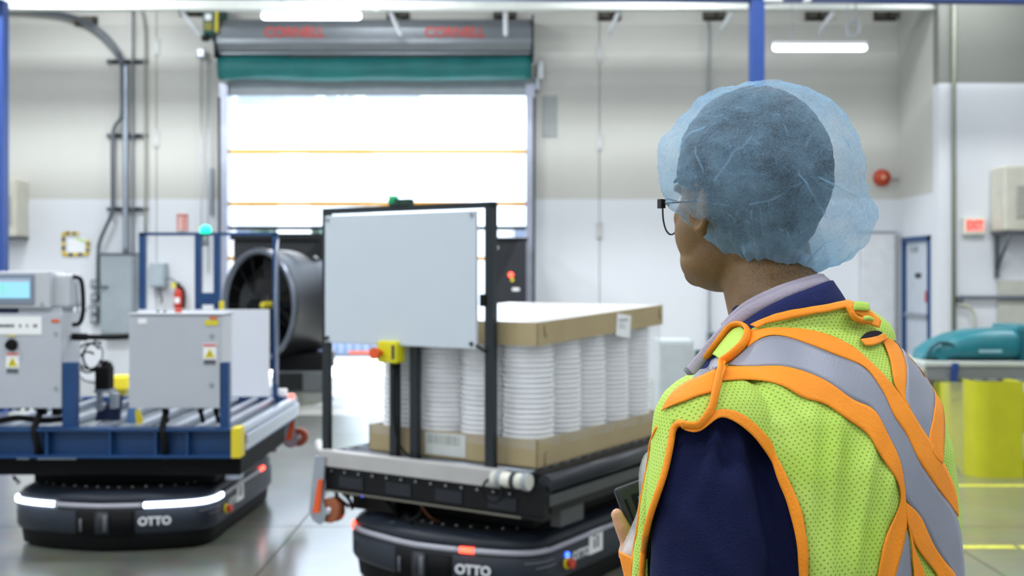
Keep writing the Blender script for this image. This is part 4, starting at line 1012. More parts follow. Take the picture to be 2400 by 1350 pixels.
for z in (0.11, H2-0.12): MB().cyl((xr_-0.035, -0.004, z), (xr_-0.035, 0.004, z), 0.014, seg=12).build('latch', m_grey, d2)
pl = MB().bb(ex(-45)-ex(50), ex(98)-ex(50), -0.004, 0.0, ez(784)-ez(955), ez(742)-ez(955)).build('name_plate', m_vis, d2)
b = MB(); rnd = random.Random(9); x = ex(-30)-ex(50)
while x < ex(84)-ex(50):
    w_ = rnd.uniform(0.006, 0.014); b.bb(x, x+w_, -0.0055, -0.004, ez(767)-ez(955), ez(760)-ez(955)); x += w_+(0.004 if rnd.random() < 0.7 else 0.03)
b.build('plate_print', m_ink, pl)
MB().box(ex(130)-ex(50), -0.003, ez(752)-ez(955), 0.045, 0.003, 0.018).build('orange_label', mat('label_orange', (214, 96, 50), 0.6), d2)
kx, kz = ex(28)-ex(50), ez(808)-ez(955)
kn = MB().cyl((kx, -0.004, kz), (kx, 0.0, kz), 0.036, seg=24).build('knob_collar', m_ink, d2)
MB().cyl((kx, -0.004, kz), (kx, -0.035, kz), 0.028, 0.026, seg=24).build('selector_knob', m_rubber, kn)
MB().box(kx, -0.003, kz+0.052, 0.05, 0.003, 0.008).build('yellow_label', mat('label_yellow', (214, 200, 40), 0.6), d2)
danger(d2, ex(30)-ex(50), ez(850)-ez(955))
for k in range(6): MB().cyl((xl+0.06+k*0.05, 0.1, 0), (xl+0.06+k*0.05, 0.1, -0.03), 0.012, seg=8).build('cable_gland', m_rubber, e2)
for x in (0.08, 0.17):
    MB().bb(x-0.02, x+0.02, 0.06, 0.12, -0.055, 0).build('connector', m_rubber, e2)
MB().tube(spline([(0.24, 0.10, -0.075), (0.1, 0.08, -0.085), (-0.05, 0.08, -0.07), (-0.15, 0.08, -0.085), (-0.28, 0.08, -0.11)]), 0.018, 8).build('hose', m_rubber, e2)
# touch screen console on top
cs_ = thing('touch_screen_console', 'grey console with lit blue touch screen standing on the far left enclosure', 'console', (ex(50), EY, ez(722)))
CH = ez(636)-ez(722)
MB().bb(xl, ex(118)-ex(50), -0.01, 0.22, 0, CH, bevel=0.008).bb(ex(118)-ex(50)-0.02, xr_+0.03, 0.04, 0.24, 0.0, CH-0.015, bevel=0.02).build('body', m_enc, cs_)
MB().bb(ex(40)-ex(50), ex(140)-ex(50), 0.02, 0.2, -0.035, 0).build('base_block', m_enc2, cs_)
MB().bb(xl+0.02, ex(36)-ex(50), 0.02, 0.2, -0.03, 0).build('blue_block', mat('dark_blue_paint', (14, 34, 72), 0.5), cs_)
scx = (ex(-40)+ex(82))/2-ex(50); scw = ex(82)-ex(-40)
bz = MB().box(scx, -0.016, CH*0.52, scw, 0.014, CH*0.82, bevel=0.006).build('bezel', mat('bezel_grey', (126, 138, 156), 0.5), cs_)
sc_ = MB().box(ex(19)*0+ (ex(-30)+ex(74))/2-ex(50), -0.025, CH*0.53, ex(74)-ex(-30), 0.004, CH*0.52).build('screen_display', mat('screen_cyan', (120, 180, 205), 0.3, emit=0.55, emit_rgb=(150, 205, 228), var=0.03), bz)
MB().box((ex(-30)+ex(74))/2-ex(50), -0.0275, CH*0.75, ex(74)-ex(-30), 0.002, 0.006).build('screen_header', mat('label_red', (205, 84, 76), 0.6), bz)
MB().box(ex(12)-ex(50), -0.0275, CH*0.60, 0.02, 0.002, 0.03).box(ex(12)-ex(50), -0.0275, CH*0.45, 0.02, 0.002, 0.02).build('screen_button', mat('screen_green', (130, 215, 190), 0.4, emit=0.3), bz)
MB().cyl((ex(100)-ex(50), -0.012, 0.025), (ex(100)-ex(50), -0.02, 0.025), 0.009, seg=10).build('jack', m_grey, cs_)
MB().tube(spline([(xr_+0.02, 0.10, CH-0.03), (xr_+0.075, 0.08, CH-0.045), (xr_+0.09, 0.08, CH-0.12), (xr_+0.09, 0.08, -0.03), (xr_+0.07, 0.08, -0.09), (xr_+0.03, 0.08, -0.10)]), 0.013, 8).build('cable', m_rubber, cs_)
MB().tube([(xr_+0.04, 0.12, CH-0.06), (xr_+0.045, 0.12, -0.03)], 0.006, 6).build('cable', m_grey, cs_)
hose = thing('cable_hose', 'thick black cable hose bridging the two grey enclosures', 'hose', (0, EY+0.12, 0))
MB().tube(spline([(ex(150), 0, ez(792)), (ex(200), 0, ez(793)), (ex(250), 0, ez(793)), (ex(305), 0, ez(790))]), 0.016, 10).build('hose', m_rubber, hose)
MB().cyl((ex(150), 0, ez(792)), (ex(185), 0, ez(793)), 0.022, seg=12).build('fitting', m_rubber, hose)

# yellow bollard behind the cart
yb = thing('bollard', 'short yellow bollard with square cap behind the blue cart', 'bollard', W(285, 640, 11.5).xy.to_3d())
zc = EYE-(880-HZ)*11.5/FPX
MB().box(0, 0, zc/2, 0.10, 0.10, zc).build('post', mat('dark_yellow_paint', (140, 130, 10), 0.5), yb)
MB().box(0, 0, zc-0.07, 0.16, 0.16, 0.15, bevel=0.03).build('cap', m_yellow, yb)
MB().box(0, 0, 0.01, 0.22, 0.22, 0.02).build('foot', m_yellow, yb)

# ================================================================== BLACK FANS BY THE DOOR
FD = 15.0
fan = thing('drum_fan', 'big black drum fan with square hood standing inside the door at left', 'fan', ((610-1200)*FD/FPX, FD, 0))
fcz = EYE-(716-HZ)*FD/FPX
RF = 0.765
Mf = Matrix.Translation((-0.02, 0, fcz)) @ Matrix.Rotation(-math.radians(38), 4, 'Z') @ Matrix.Rotation(PI/2, 4, 'X')   # local +z faces the camera and to its left
m_drum = mat('drum_black', (20, 22, 25), 0.35, 0.2, spec=0.5)
MB().lathe([(RF, 0.02), (RF*1.02, 0.0), (RF, -0.03), (RF*0.985, -0.5), (RF*0.90, -0.85)], 48, Mf).build('drum', m_drum, fan)
MB().lathe([(RF*0.90, -0.02), (RF*0.92, -0.5)], 48, Mf).build('inner_barrel', m_skirt, fan)
MB().lathe([(RF*0.90, -0.02), (RF*0.93, 0.035), (RF*0.99, 0.03), (RF*1.02, 0.0)], 48, Mf).build('rim', mat('rim_metal', (110, 116, 128), 0.28, 0.8), fan)
MB().lathe([(0, -0.5), (RF*0.93, -0.5)], 40, Mf).build('back_plate', m_skirt, fan)
for k in range(8):
    t = 2*PI*k/8; b = MB()
    pts = []
    for r_, tw, w_ in ((0.12, 0.5, 0.10), (0.35, 0.35, 0.16), (0.66, 0.2, 0.2)):
        a0 = Vector((r_*math.cos(t)-w_*math.sin(t), r_*math.sin(t)+w_*math.cos(t), -0.28+w_*math.sin(tw))); a1 = Vector((r_*math.cos(t)+w_*math.sin(t)*0.4, r_*math.sin(t)-w_*math.cos(t)*0.4, -0.28-w_*math.sin(tw)))
        pts.append((a0, a1))
    vs = [[b.bm.verts.new(Mf@p_) for p_ in pr] for pr in pts]
    for i in range(2): b.bm.faces.new((vs[i][0], vs[i][1], vs[i+1][1], vs[i+1][0]))
    b.build('blade', m_blackmetal, fan)
b = MB()
for k in range(14):
    t = 2*PI*k/14; b.cyl(Mf@Vector((0.08*math.cos(t), 0.08*math.sin(t), 0.0)), Mf@Vector((RF*0.95*math.cos(t), RF*0.95*math.sin(t), 0.0)), 0.004, seg=4)
b.build('guard_wire', m_blackmetal, fan)
MB().lathe([(0, -0.05), (0.04, -0.05), (0.05, -0.07), (0.05, -0.3)], 16, Mf).build('hub', mat('hub_yellow', (190, 176, 40), 0.4), fan)
def fX(px, d=FD): return (px-1200)*d/FPX-fan.location.x
HD = 15.85-FD
x0, x1 = fX(557, 15.85), fX(768, 15.85); ztop = EYE-(549-HZ)*15.85/FPX
b = MB().bb(x0, x1, HD-0.25, HD+0.35, 0.52, ztop-0.09, bevel=0.02).build('hood', mat('hood_black', (30, 33, 38), 0.4, 0.2), fan)
MB().bb(x0-0.03, x1+0.03, HD-0.32, HD+0.4, ztop-0.09, ztop).build('hood_top', m_blackmetal, fan)
MB().box((x0+x1)/2+0.35, HD-0.27, ztop-0.45, 0.12, 0.06, 1.0, ry=0.7).build('brace', m_blackmetal, fan)
MB().cyl((fX(722), HD-0.33, EYE-(605-HZ)*FD/FPX), (fX(722), HD-0.25, EYE-(605-HZ)*FD/FPX), 0.035, seg=12).build('spot_lamp', m_vis, fan)
MB().bb(fX(640), fX(765), -0.10, 0.5, 0.0, 0.28, bevel=0.02).build('base', mat('fan_base', (70, 74, 76), 0.5), fan)
MB().bb(fX(655), fX(712), -0.12, -0.10, 0.03, 0.26).build('base_panel', m_blackmetal, fan)
MB().bb(fX(560), fX(765), 0.05, 0.75, 0.28, 0.5, bevel=0.02).build('lower_frame', m_skirt, fan)
f2 = thing('air_blower', 'black blower housing with sloped side and red pilot light at the right door jamb', 'blower', ((1194-1200)*15.7/FPX, 15.7, 0))
zt2 = EYE-(556-HZ)*15.7/FPX
MB().bb(-0.30, 0.24, 0, 0.6, 0.6, zt2-0.05, bevel=0.02).build('housing', mat('hood_black', (30, 33, 38), 0.4, 0.2), f2)
MB().bb(-0.32, 0.26, -0.03, 0.62, zt2-0.05, zt2, bevel=0.01).build('top', m_blackmetal, f2)
MB().prism([(-0.28, 1.0), (-0.28, 1.2), (0.12, zt2-0.06), (0.23, zt2-0.06), (0.23, 1.0)], -0.14, 0.0).build('sloped_panel', mat('panel_slate', (30, 33, 40), 0.45), f2)
MB().bb(-0.28, -0.2, -0.02, 0.02, 0, 0.62).bb(0.14, 0.22, -0.02, 0.02, 0, 0.62).bb(-0.28, -0.2, 0.5, 0.58, 0, 0.62).bb(0.14, 0.22, 0.5, 0.58, 0, 0.62).build('leg', m_blackmetal, f2)
MB().cyl((0.02, -0.16, EYE-(644-HZ)*15.6/FPX), (0.02, -0.13, EYE-(644-HZ)*15.6/FPX), 0.035, seg=14).build('pilot_light', m_redled, f2)
MB().cyl((0.04, -0.16, EYE-(656-HZ)*15.6/FPX), (0.04, -0.13, EYE-(656-HZ)*15.6/FPX), 0.025, seg=12).build('selector_switch', m_yellow, f2)
MB().box(0.09, -0.145, EYE-(678-HZ)*15.6/FPX, 0.1, 0.01, 0.04).build('name_label', m_vis, f2)
MB().box(-0.22, -0.15, zt2-0.15, 0.12, 0.02, 0.04).build('name_label', m_vis, f2)

# grey box behind the load
gb = thing('steel_locker', 'plain light grey steel locker behind the load, beside the man', 'cabinet', ((1585-1200)*11.5/FPX, 11.5, 0))
zt3 = EYE-(797-HZ)*11.5/FPX
MB().bb(-0.18, 0.18, 0, 0.4, 0.03, zt3, bevel=0.015).build('body', mat('locker_grey', (182, 190, 194), 0.45), gb)
MB().bb(-0.16, 0.16, -0.015, 0, 0.06, zt3-0.03, bevel=0.006).build('door', mat('locker_door', (178, 186, 190), 0.45), gb)
MB().bb(-0.17, 0.17, 0.02, 0.38, 0, 0.03).build('plinth', m_darkcond, gb)

# ================================================================== RIGHT: machine on table behind yellow guard
TD = 9.3
def tx(px, d=TD): return (px-1200)*d/FPX
def tz(py, d=TD): return EYE-(py-HZ)*d/FPX
tb = thing('work_table', 'long grey table with pale top edge behind the yellow guard', 'table', (tx(2400), TD, 0))
th_ = tz(841)
tw0, tw1 = tx(2130)-tx(2400), 1.6
MB().bb(tw0, tw1, -0.35, 0.45, th_-0.035, th_, bevel=0.006).build('tabletop', mat('table_edge', (188, 194, 188), 0.4), tb)
MB().bb(tw0+0.02, tw1, -0.34, -0.30, th_-0.14, th_-0.035).build('apron', mat('apron_grey', (120, 124, 126), 0.5), tb)
for k in range(22): MB().bb(tw0+0.05+k*0.115, tw0+0.06+k*0.115, -0.35, 0.4, th_-0.15, th_-0.14).build('shelf_wire', m_steel, tb)
MB().bb(tw0+0.02, tw1, -0.345, -0.33, th_-0.16, th_-0.145).bb(tw0+0.02, tw1, 0.38, 0.40, th_-0.16, th_-0.145).build('shelf_rail', m_darkcond, tb)
for x in (tw0+0.06, tw1-0.06):
    for y in (-0.3, 0.4): MB().box(x, y, (th_-0.035)/2, 0.05, 0.05, th_-0.035).build('leg', m_darkcond, tb)
MB().box(tx(2196)-tx(2400), -0.37, th_-0.08, 0.045, 0.03, 0.15, ry=0.12).build('blue_strap', m_gantry, tb)
mc = thing('floor_machine', 'teal rounded floor machine lying on the table at right', 'machine', (tx(2290), TD, th_))
m_teal = mat('teal_shell', (24, 112, 124), 0.35, var=0.06)
rings = []
prof = [(-0.50, 0.03, 0.12), (-0.46, 0.09, 0.18), (-0.36, 0.155, 0.22), (-0.22, 0.215, 0.25), (-0.05, 0.25, 0.26), (0.15, 0.262, 0.27), (0.28, 0.262, 0.27), (0.42, 0.25, 0.27), (0.50, 0.2, 0.25)]
for x, h, dpt in prof:
    ring = []
    for k in range(20):
        t = 2*PI*k/20; c, s_ = math.cos(t), math.sin(t)
        ring.append((x, 0.02+dpt*math.copysign(abs(c)**0.6, c), h/2+ (h/2)*math.copysign(abs(s_)**0.6, s_)))
    rings.append(ring)
MB().loft(rings).build('shell', m_teal, mc)
MB().box(0.33, 0.02, 0.245, 0.20, 0.5, 0.09, bevel=0.03).build('rear_cap', m_teal, mc)
MB().box(0.26, 0.0, 0.13, 0.02, 0.56, 0.26, bevel=0.01).build('panel_seam', mat('teal_dark', (14, 80, 92), 0.4), mc)
MB().cyl((0.40, -0.05, 0.22), (0.50, -0.05, 0.19), 0.05, 0.04, seg=16).build('hose_port', m_rubber, mc)
MB().tube([(-0.36+0.13*math.cos(t*PI/12), -0.20, 0.02+0.13*math.sin(t*PI/12)) for t in range(13)], 0.018, 8).build('wheel_arch', mat('teal_dark', (14, 80, 92), 0.4), mc)
MB().cyl((-0.36, -0.19, 0.06), (-0.36, 0.2, 0.06), 0.06, seg=20).build('wheel', m_teal, mc)
b = MB(); rnd = random.Random(2); x = -0.09
while x < 0.09: w_ = rnd.uniform(0.010, 0.018); b.bb(x, x+w_, -0.262, -0.252, 0.07, 0.095); x += w_+0.004
b.build('lettering', mat('logo_pale', (150, 190, 200), 0.5), mc)
# yellow guard
yg = thing('machine_guard', 'yellow steel guard barrier with rounded corner before the table', 'guard', (0, 0, 0))
GD = 8.65
def yx(px, d=GD): return (px-1200)*d/FPX
zg = EYE-(895-HZ)*GD/FPX
m_gy = mat('guard_yellow', (184, 184, 28), 0.35, var=0.05)
# corner: flat face, rounded edge, receding side
path = [(yx(2384), GD), (yx(2326), GD)]+[(yx(2326)+0.14*(math.cos(a_*PI/16)-0)*0-0.14*math.sin(a_*PI/16), GD+0.14-0.14*math.cos(a_*PI/16)) for a_ in range(1, 8)]+[(yx(2279), GD+0.16), (yx(2203, 10.4), 10.4)]
b = MB(); A = []; 
for (x, y) in path:
    A.append([b.bm.verts.new((x, y, 0.0)), b.bm.verts.new((x, y, zg)), b.bm.verts.new((x+0.02, y+0.02, zg)), b.bm.verts.new((x+0.02, y+0.02, 0.0))])
for i in range(len(A)-1):
    for k in range(4):
        j = (k+1) % 4; f_ = b.bm.faces.new((A[i][k], A[i+1][k], A[i+1][j], A[i][j])); f_.smooth = False
b.bm.faces.new(A[0]); b.bm.faces.new(A[-1])
b.build('corner_plate', m_gy, yg)
MB().bb(yx(2384), yx(2384)+0.05, GD, GD+0.25, 0, zg).build('end_post', m_gy, yg)
MB().bb(yx(2384)+0.05, yx(2384)+1.3, GD+0.15, GD+0.19, zg-0.42, zg-0.10).build('rail_plate', m_gy, yg)
MB().bb(yx(2384)+0.05, yx(2384)+1.3, GD+0.15, GD+0.19, 0.0, 0.12).build('toe_plate', mat('guard_dark_yellow', (150, 150, 20), 0.5), yg)
d_ = 10.6
for px in (2178, 2205): MB().box((px-1200)*d_/FPX, d_, 0.44, 0.09, 0.06, 0.88).build('back_post', m_gy, yg)
# ================================================================== PERSON
# modelled in a working frame (torso axis 1.40 m from the lens) and then brought to true size by SP
SP = 0.957
CAMV = Vector((0, 0, EYE))
FEET = CAMV+SP*(Vector((0.393, 1.40, 0))-CAMV); FEET.z = 0
ZG = EYE-EYE/SP        # working height of the ground
def sp(v): return CAMV+SP*(Vector(v)-CAMV)-FEET
pers = thing('person', 'man in lime safety vest, navy jacket and blue hairnet, seen from behind, holding a handheld', 'person', FEET)
A_B = math.radians(40); A_H = math.radians(33)
def frm(a): return Vector((-math.cos(a), -math.sin(a), 0)), Vector((-math.sin(a), math.cos(a), 0))
LB, FB = frm(A_B); LH, FH = frm(A_H)
CB = Vector((0.393, 1.40, 0))
def bw(l, f, z): return CB+LB*l+FB*f+Vector((0, 0, z))
HC = W(1748, 403, 1.485)
def hw_(l, f, z): return HC+LH*l+FH*f+Vector((0, 0, z))

def ell(mb, c, L, F, rl, rf, rz, u=24, v=16, tilt=0.0):
    b = bmesh.new(); bmesh.ops.create_uvsphere(b, u_segments=u, v_segments=v, radius=1)
    for q in b.verts:
        z = q.co.z*rz; f = q.co.y*rf
        f2 = f*math.cos(tilt)-z*math.sin(tilt); z2 = f*math.sin(tilt)+z*math.cos(tilt)
        q.co = Vector(c)+L*(q.co.x*rl)+F*f2+Vector((0, 0, z2))
    mb.merge(b)
def cap(mb, pts, rs, seg=16):
    mb.tube(pts, 0, seg, rs=rs)
    for p, r in zip(pts, rs): mb.sphere(p, r, u=seg, v=10)
def torso(mb, rings, g=0.0, n=40):
    R = []
    for z, a, b_, f in rings:
        ring = []
        for k in range(n):
            t = 2*PI*k/n; c, s_ = math.cos(t), math.sin(t)
            ring.append(bw((a+g)*math.copysign(abs(c)**0.88, c), f+(b_+g)*math.copysign(abs(s_)**0.88, s_), z))
        R.append(ring)
    mb.loft(R)
def blob(mb, voxel, smooth=4, disp=None):
    bmesh.ops.recalc_face_normals(mb.bm, faces=mb.bm.faces[:])
    me = bpy.data.meshes.new('blob'); mb.bm.to_mesh(me); mb.bm.free()
    o = bpy.data.objects.new('blob', me); COL.objects.link(o)
    md = o.modifiers.new('r', 'REMESH'); md.mode = 'VOXEL'; md.voxel_size = voxel; md.use_smooth_shade = True
    if smooth:
        m2 = o.modifiers.new('s', 'SMOOTH'); m2.factor = 0.5; m2.iterations = smooth
    bpy.context.view_layer.update()
    out = bpy.data.meshes.new_from_object(o.evaluated_get(bpy.context.evaluated_depsgraph_get()))
    bpy.data.objects.remove(o, do_unlink=True); bpy.data.meshes.remove(me)
    if disp:
        nv = [v.normal.copy() for v in out.vertices]
        for v, n_ in zip(out.vertices, nv): v.co += n_*disp(v.co, n_)
        out.update()
    return out
def finish(me, name, m, root=pers, **props):
    for v in me.vertices: v.co = sp(v.co)
    me.materials.clear()
    for q in (m if isinstance(m, (list, tuple)) else [m]): me.materials.append(q)
    for p in me.polygons: p.use_smooth = True
    o = bpy.data.objects.new(name, me); COL.objects.link(o); o.parent = root
    for k, v in props.items(): o[k] = v
    return o
def finish_mb(mb, name, m, root=pers, smooth=False, **props):
    bmesh.ops.recalc_face_normals(mb.bm, faces=mb.bm.faces[:])
    me = bpy.data.meshes.new(name); mb.bm.to_mesh(me); mb.bm.free()
    sm = [p.use_smooth for p in me.polygons]
    o = finish(me, name, m, root, **props)
    if not smooth:
        for p, s_ in zip(me.polygons, sm): p.use_smooth = s_
    return o

TR = [(0.93, 0.175, 0.125, 0), (1.05, 0.178, 0.128, 0), (1.13, 0.182, 0.130, 0), (1.21, 0.187, 0.132, 0), (1.29, 0.188, 0.130, 0), (1.376, 0.180, 0.122, 0.0), (1.43, 0.165, 0.110, 0.004), (1.47, 0.142, 0.097, 0.012), (1.505, 0.112, 0.084, 0.024), (1.535, 0.084, 0.074, 0.038), (1.56, 0.070, 0.068, 0.055)]
LSH = W(1668, 1010, 1.295); LARM = [LSH, W(1660, 1180, 1.270), W(1662, 1400, 1.255), W(1668, 1600, 1.26)]
LEL = LARM[-1]; LWR = W(1560, 1335, 1.50)
RSH = bw(-0.145, 0.035, 1.425); REL = bw(-0.165, 0.10, 1.13); RWR = bw(-0.10, 0.24, 1.08)

# ---------------- body: one continuous mesh (head, neck, torso, arms, hands, legs)
b = MB()
ell(b, hw_(0, -0.010, 0.000), LH, FH, 0.082, 0.106, 0.110)
ell(b, hw_(0, 0.036, -0.062), LH, FH, 0.066, 0.066, 0.088)
ell(b, hw_(0, 0.042, -0.118), LH, FH, 0.060, 0.060, 0.044)
for s_ in (-1, 1): ell(b, hw_(s_*0.030, 0.048, -0.078), LH, FH, 0.036, 0.046, 0.052)
ell(b, hw_(0, 0.090, -0.135), LH, FH, 0.024, 0.020, 0.020)
ell(b, hw_(0.030, 0.030, -0.105), LH, FH, 0.030, 0.045, 0.042); ell(b, hw_(-0.030, 0.030, -0.105), LH, FH, 0.030, 0.045, 0.042)
cap(b, [hw_(0, 0.098, -0.03), hw_(0, 0.116, -0.066)], [0.009, 0.014], 10)            # nose
for s_ in (-1, 1):
    ell(b, hw_(s_*0.012, 0.106, -0.072), LH, FH, 0.010, 0.010, 0.008, 10, 8)
    ell(b, hw_(s_*0.033, 0.083, -0.018), LH, FH, 0.020, 0.014, 0.008, 12, 8)          # brow
    ell(b, hw_(s_*0.038, 0.070, -0.06), LH, FH, 0.022, 0.022, 0.022, 12, 8)           # cheek bone
ell(b, hw_(0, 0.100, -0.098), LH, FH, 0.022, 0.010, 0.006, 12, 8); ell(b, hw_(0, 0.098, -0.109), LH, FH, 0.020, 0.010, 0.007, 12, 8)
for s_ in (-1, 1):                                                                    # ears
    c = hw_(s_*0.077, -0.006, -0.050)
    pts = [c+LH*(s_*0.010)+FH*(-0.014*math.sin(t)+0.004)+Vector((0, 0, 0.030*math.cos(t))) for t in [PI*2*k/14-0.4 for k in range(12)]]
    b.tube(pts, 0.0045, 8)
    ell(b, c+LH*(s_*0.002), LH, FH, 0.008, 0.012, 0.026, 12, 8)
    ell(b, c+Vector((0, 0, -0.030))+FH*0.004+LH*s_*0.004, LH, FH, 0.006, 0.009, 0.010, 10, 8)
NK0 = bw(0, 0.050, 1.50); NK1 = HC+Vector((0.026, 0.0, -0.125))
cap(b, [NK0, bw(0, 0.072, 1.555), NK1, HC+Vector((0.01, 0, -0.06))], [0.068, 0.063, 0.062, 0.064], 20)
torso(b, [(z, a*0.93, c*0.93, f) for z, a, c, f in TR[:-2]])
cap(b, LARM, [0.045, 0.045, 0.042, 0.038], 14); cap(b, [LEL, LEL.lerp(LWR, 0.5), LWR], [0.038, 0.033, 0.026], 14)
cap(b, [RSH, RSH.lerp(REL, 0.5), REL], [0.045, 0.042, 0.038], 14); cap(b, [REL, REL.lerp(RWR, 0.5), RWR], [0.038, 0.033, 0.026], 14)
# legs and feet
for s_ in (-1, 1):
    hip = bw(s_*0.085, 0, 0.95); kn = bw(s_*0.10, 0.015, 0.47); an = bw(s_*0.11, -0.005, ZG+0.09)
    cap(b, [hip, hip.lerp(kn, 0.5), kn, kn.lerp(an, 0.4), an], [0.085, 0.072, 0.055, 0.052, 0.036], 16)
    cap(b, [an-Vector((0, 0, 0.04)), bw(s_*0.125, 0.10, ZG+0.04), bw(s_*0.13, 0.17, ZG+0.032)], [0.036, 0.034, 0.024], 12)
# left hand round the handheld
def HP(px, py, d): return W(px, py, d)
palm = HP(1520, 1300, 1.505)
ell(b, palm, Vector((1, 0, 0)), Vector((0, 1, 0)), 0.030, 0.016, 0.036, 14, 10)
cap(b, [LWR, HP(1535, 1318, 1.50), palm], [0.026, 0.024, 0.020], 12)
cap(b, [HP(1498, 1308, 1.495), HP(1474, 1268, 1.487), HP(1457, 1232, 1.482), HP(1446, 1206, 1.482)], [0.0135, 0.0125, 0.0105, 0.0085], 12)   # thumb
cap(b, [HP(1500, 1318, 1.49), HP(1478, 1296, 1.482), HP(1474, 1268, 1.487)], [0.017, 0.017, 0.012], 12)
for k in range(4):                                                                    # fingers behind the device
    y0 = 1210+k*30
    cap(b, [HP(1528, 1270+k*14, 1.52), HP(1512, y0+14, 1.535), HP(1494, y0, 1.535), HP(1478-0*k, y0-4, 1.524)], [0.0095, 0.0092, 0.0085, 0.0072], 10)
# right hand, below and in front
rp = RWR+FB*0.055
ell(b, rp, LB, FB, 0.036, 0.042, 0.015, 14, 10); cap(b, [RWR, rp], [0.026, 0.02], 12)
for k in range(4):
    q = rp+LB*(-0.030+0.020*k)+FB*0.036; Lf = (0.058, 0.07, 0.075, 0.066)[k]
    cap(b, [q, q+FB*Lf*0.5+Vector((0, 0, 0.004)), q+FB*Lf+Vector((0, 0, -0.012))], [0.0092, 0.0085, 0.007], 10)
cap(b, [rp+LB*0.03-FB*0.01, rp+LB*0.055+FB*0.02, rp+LB*0.06+FB*0.045], [0.012, 0.0105, 0.0085], 10)
bodyme = blob(b, 0.0034, 2)
def skin_mat():
    m = bpy.data.materials.new('skin'); m.use_nodes = True; n = m.node_tree.nodes; l = m.node_tree.links; p = n['Principled BSDF']
    tc = n.new('ShaderNodeTexCoord'); nz = n.new('ShaderNodeTexNoise'); nz.inputs['Scale'].default_value = 22; nz.inputs['Detail'].default_value = 4
    l.new(tc.outputs['Object'], nz.inputs['Vector'])
    r = n.new('ShaderNodeValToRGB'); r.color_ramp.elements[0].position = 0.3; r.color_ramp.elements[1].position = 0.7
    r.color_ramp.elements[0].color = s2l((116, 85, 46))+[1]; r.color_ramp.elements[1].color = s2l((136, 102, 58))+[1]
    l.new(nz.outputs['Fac'], r.inputs[0])
    at = n.new('ShaderNodeAttribute'); at.attribute_name = 'stubble'
    n2 = n.new('ShaderNodeTexNoise'); n2.inputs['Scale'].default_value = 800; n2.inputs['Detail'].default_value = 2; l.new(tc.outputs['Object'], n2.inputs['Vector'])
    mr = n.new('ShaderNodeMapRange'); mr.inputs['From Min'].default_value = 0.40; mr.inputs['From Max'].default_value = 0.62; l.new(n2.outputs['Fac'], mr.inputs['Value'])
    mu = n.new('ShaderNodeMath'); mu.operation = 'MULTIPLY'; l.new(mr.outputs[0], mu.inputs[0]); l.new(at.outputs['Fac'], mu.inputs[1])
    mx = n.new('ShaderNodeMix'); mx.data_type = 'RGBA'; l.new(mu.outputs[0], mx.inputs['Factor']); l.new(r.outputs[0], mx.inputs['A']); mx.inputs['B'].default_value = s2l((58, 42, 22))+[1]
    l.new(mx.outputs['Result'], p.inputs['Base Color']); p.inputs['Roughness'].default_value = 0.48
    p.inputs['Subsurface Weight'].default_value = 0.06; p.inputs['Subsurface Radius'].default_value = (0.01, 0.004, 0.002)
    bp = n.new('ShaderNodeBump'); bp.inputs['Strength'].default_value = 0.25; bp.inputs['Distance'].default_value = 0.002
    l.new(n2.outputs['Fac'], bp.inputs['Height']); l.new(bp.outputs[0], p.inputs['Normal'])
    return m
m_skin = skin_mat(); m_palm = mat('palm_skin', (214, 160, 128), 0.45, var=0.06, vscale=60, bump=0.1, bscale=200)
m_trouser = mat('navy_trousers', (28, 32, 58), 0.85, var=0.1, bump=0.2)
# stubble / short nape hair mask painted as a vertex attribute
st = bodyme.attributes.new('stubble', 'FLOAT', 'POINT')
vals = []
for v in bodyme.vertices:
    d = v.co-HC; f = d.dot(FH); l_ = d.dot(LH); z = d.z
    s_ = 0.0
    if -0.24 < z < 0.02:
        if f < -0.015: s_ = min(1.0, 0.45+max(0, (-f-0.02)*9))*min(1, max(0, (z+0.215)/0.09))
        elif f < 0.06 and z < -0.09: s_ = 0.35*min(1, max(0, (z+0.17)/0.03))
        elif z < -0.06: s_ = 0.30*min(1, max(0, (z+0.17)/0.03))
    vals.append(s_)
st.data.foreach_set('value', vals)
body = finish(bodyme, 'body', [m_skin, m_palm])
hc_ = sp(HP(1485, 1270, 1.5))
for p in body.data.polygons:
    if (p.center-hc_).length < 0.085: p.material_index = 1

# eyes and eyebrows
for s_ in (-1, 1):
    e = MB().sphere(hw_(s_*0.032, 0.080, -0.036), 0.0125, u=14, v=10); eo = finish_mb(e, 'eye', m_vis)
    e = MB().sphere(hw_(s_*0.032, 0.0885, -0.036), 0.0055, u=12, v=8); finish_mb(e, 'iris', m_ink, eo)
    e = MB(); cap(e, [hw_(s_*0.018, 0.099, -0.008), hw_(s_*0.034, 0.097, -0.004), hw_(s_*0.050, 0.086, -0.010)], [0.003, 0.0035, 0.002], 8); finish_mb(e, 'eyebrow', mat('hair_black', (22, 20, 20), 0.6, bump=0.5, bscale=200))
e = MB(); cap(e, [hw_(-0.020, 0.101, -0.104), hw_(0, 0.109, -0.103), hw_(0.020, 0.101, -0.104)], [0.003, 0.005, 0.003], 8); finish_mb(e, 'lips', mat('lip_skin', (150, 92, 78), 0.5))

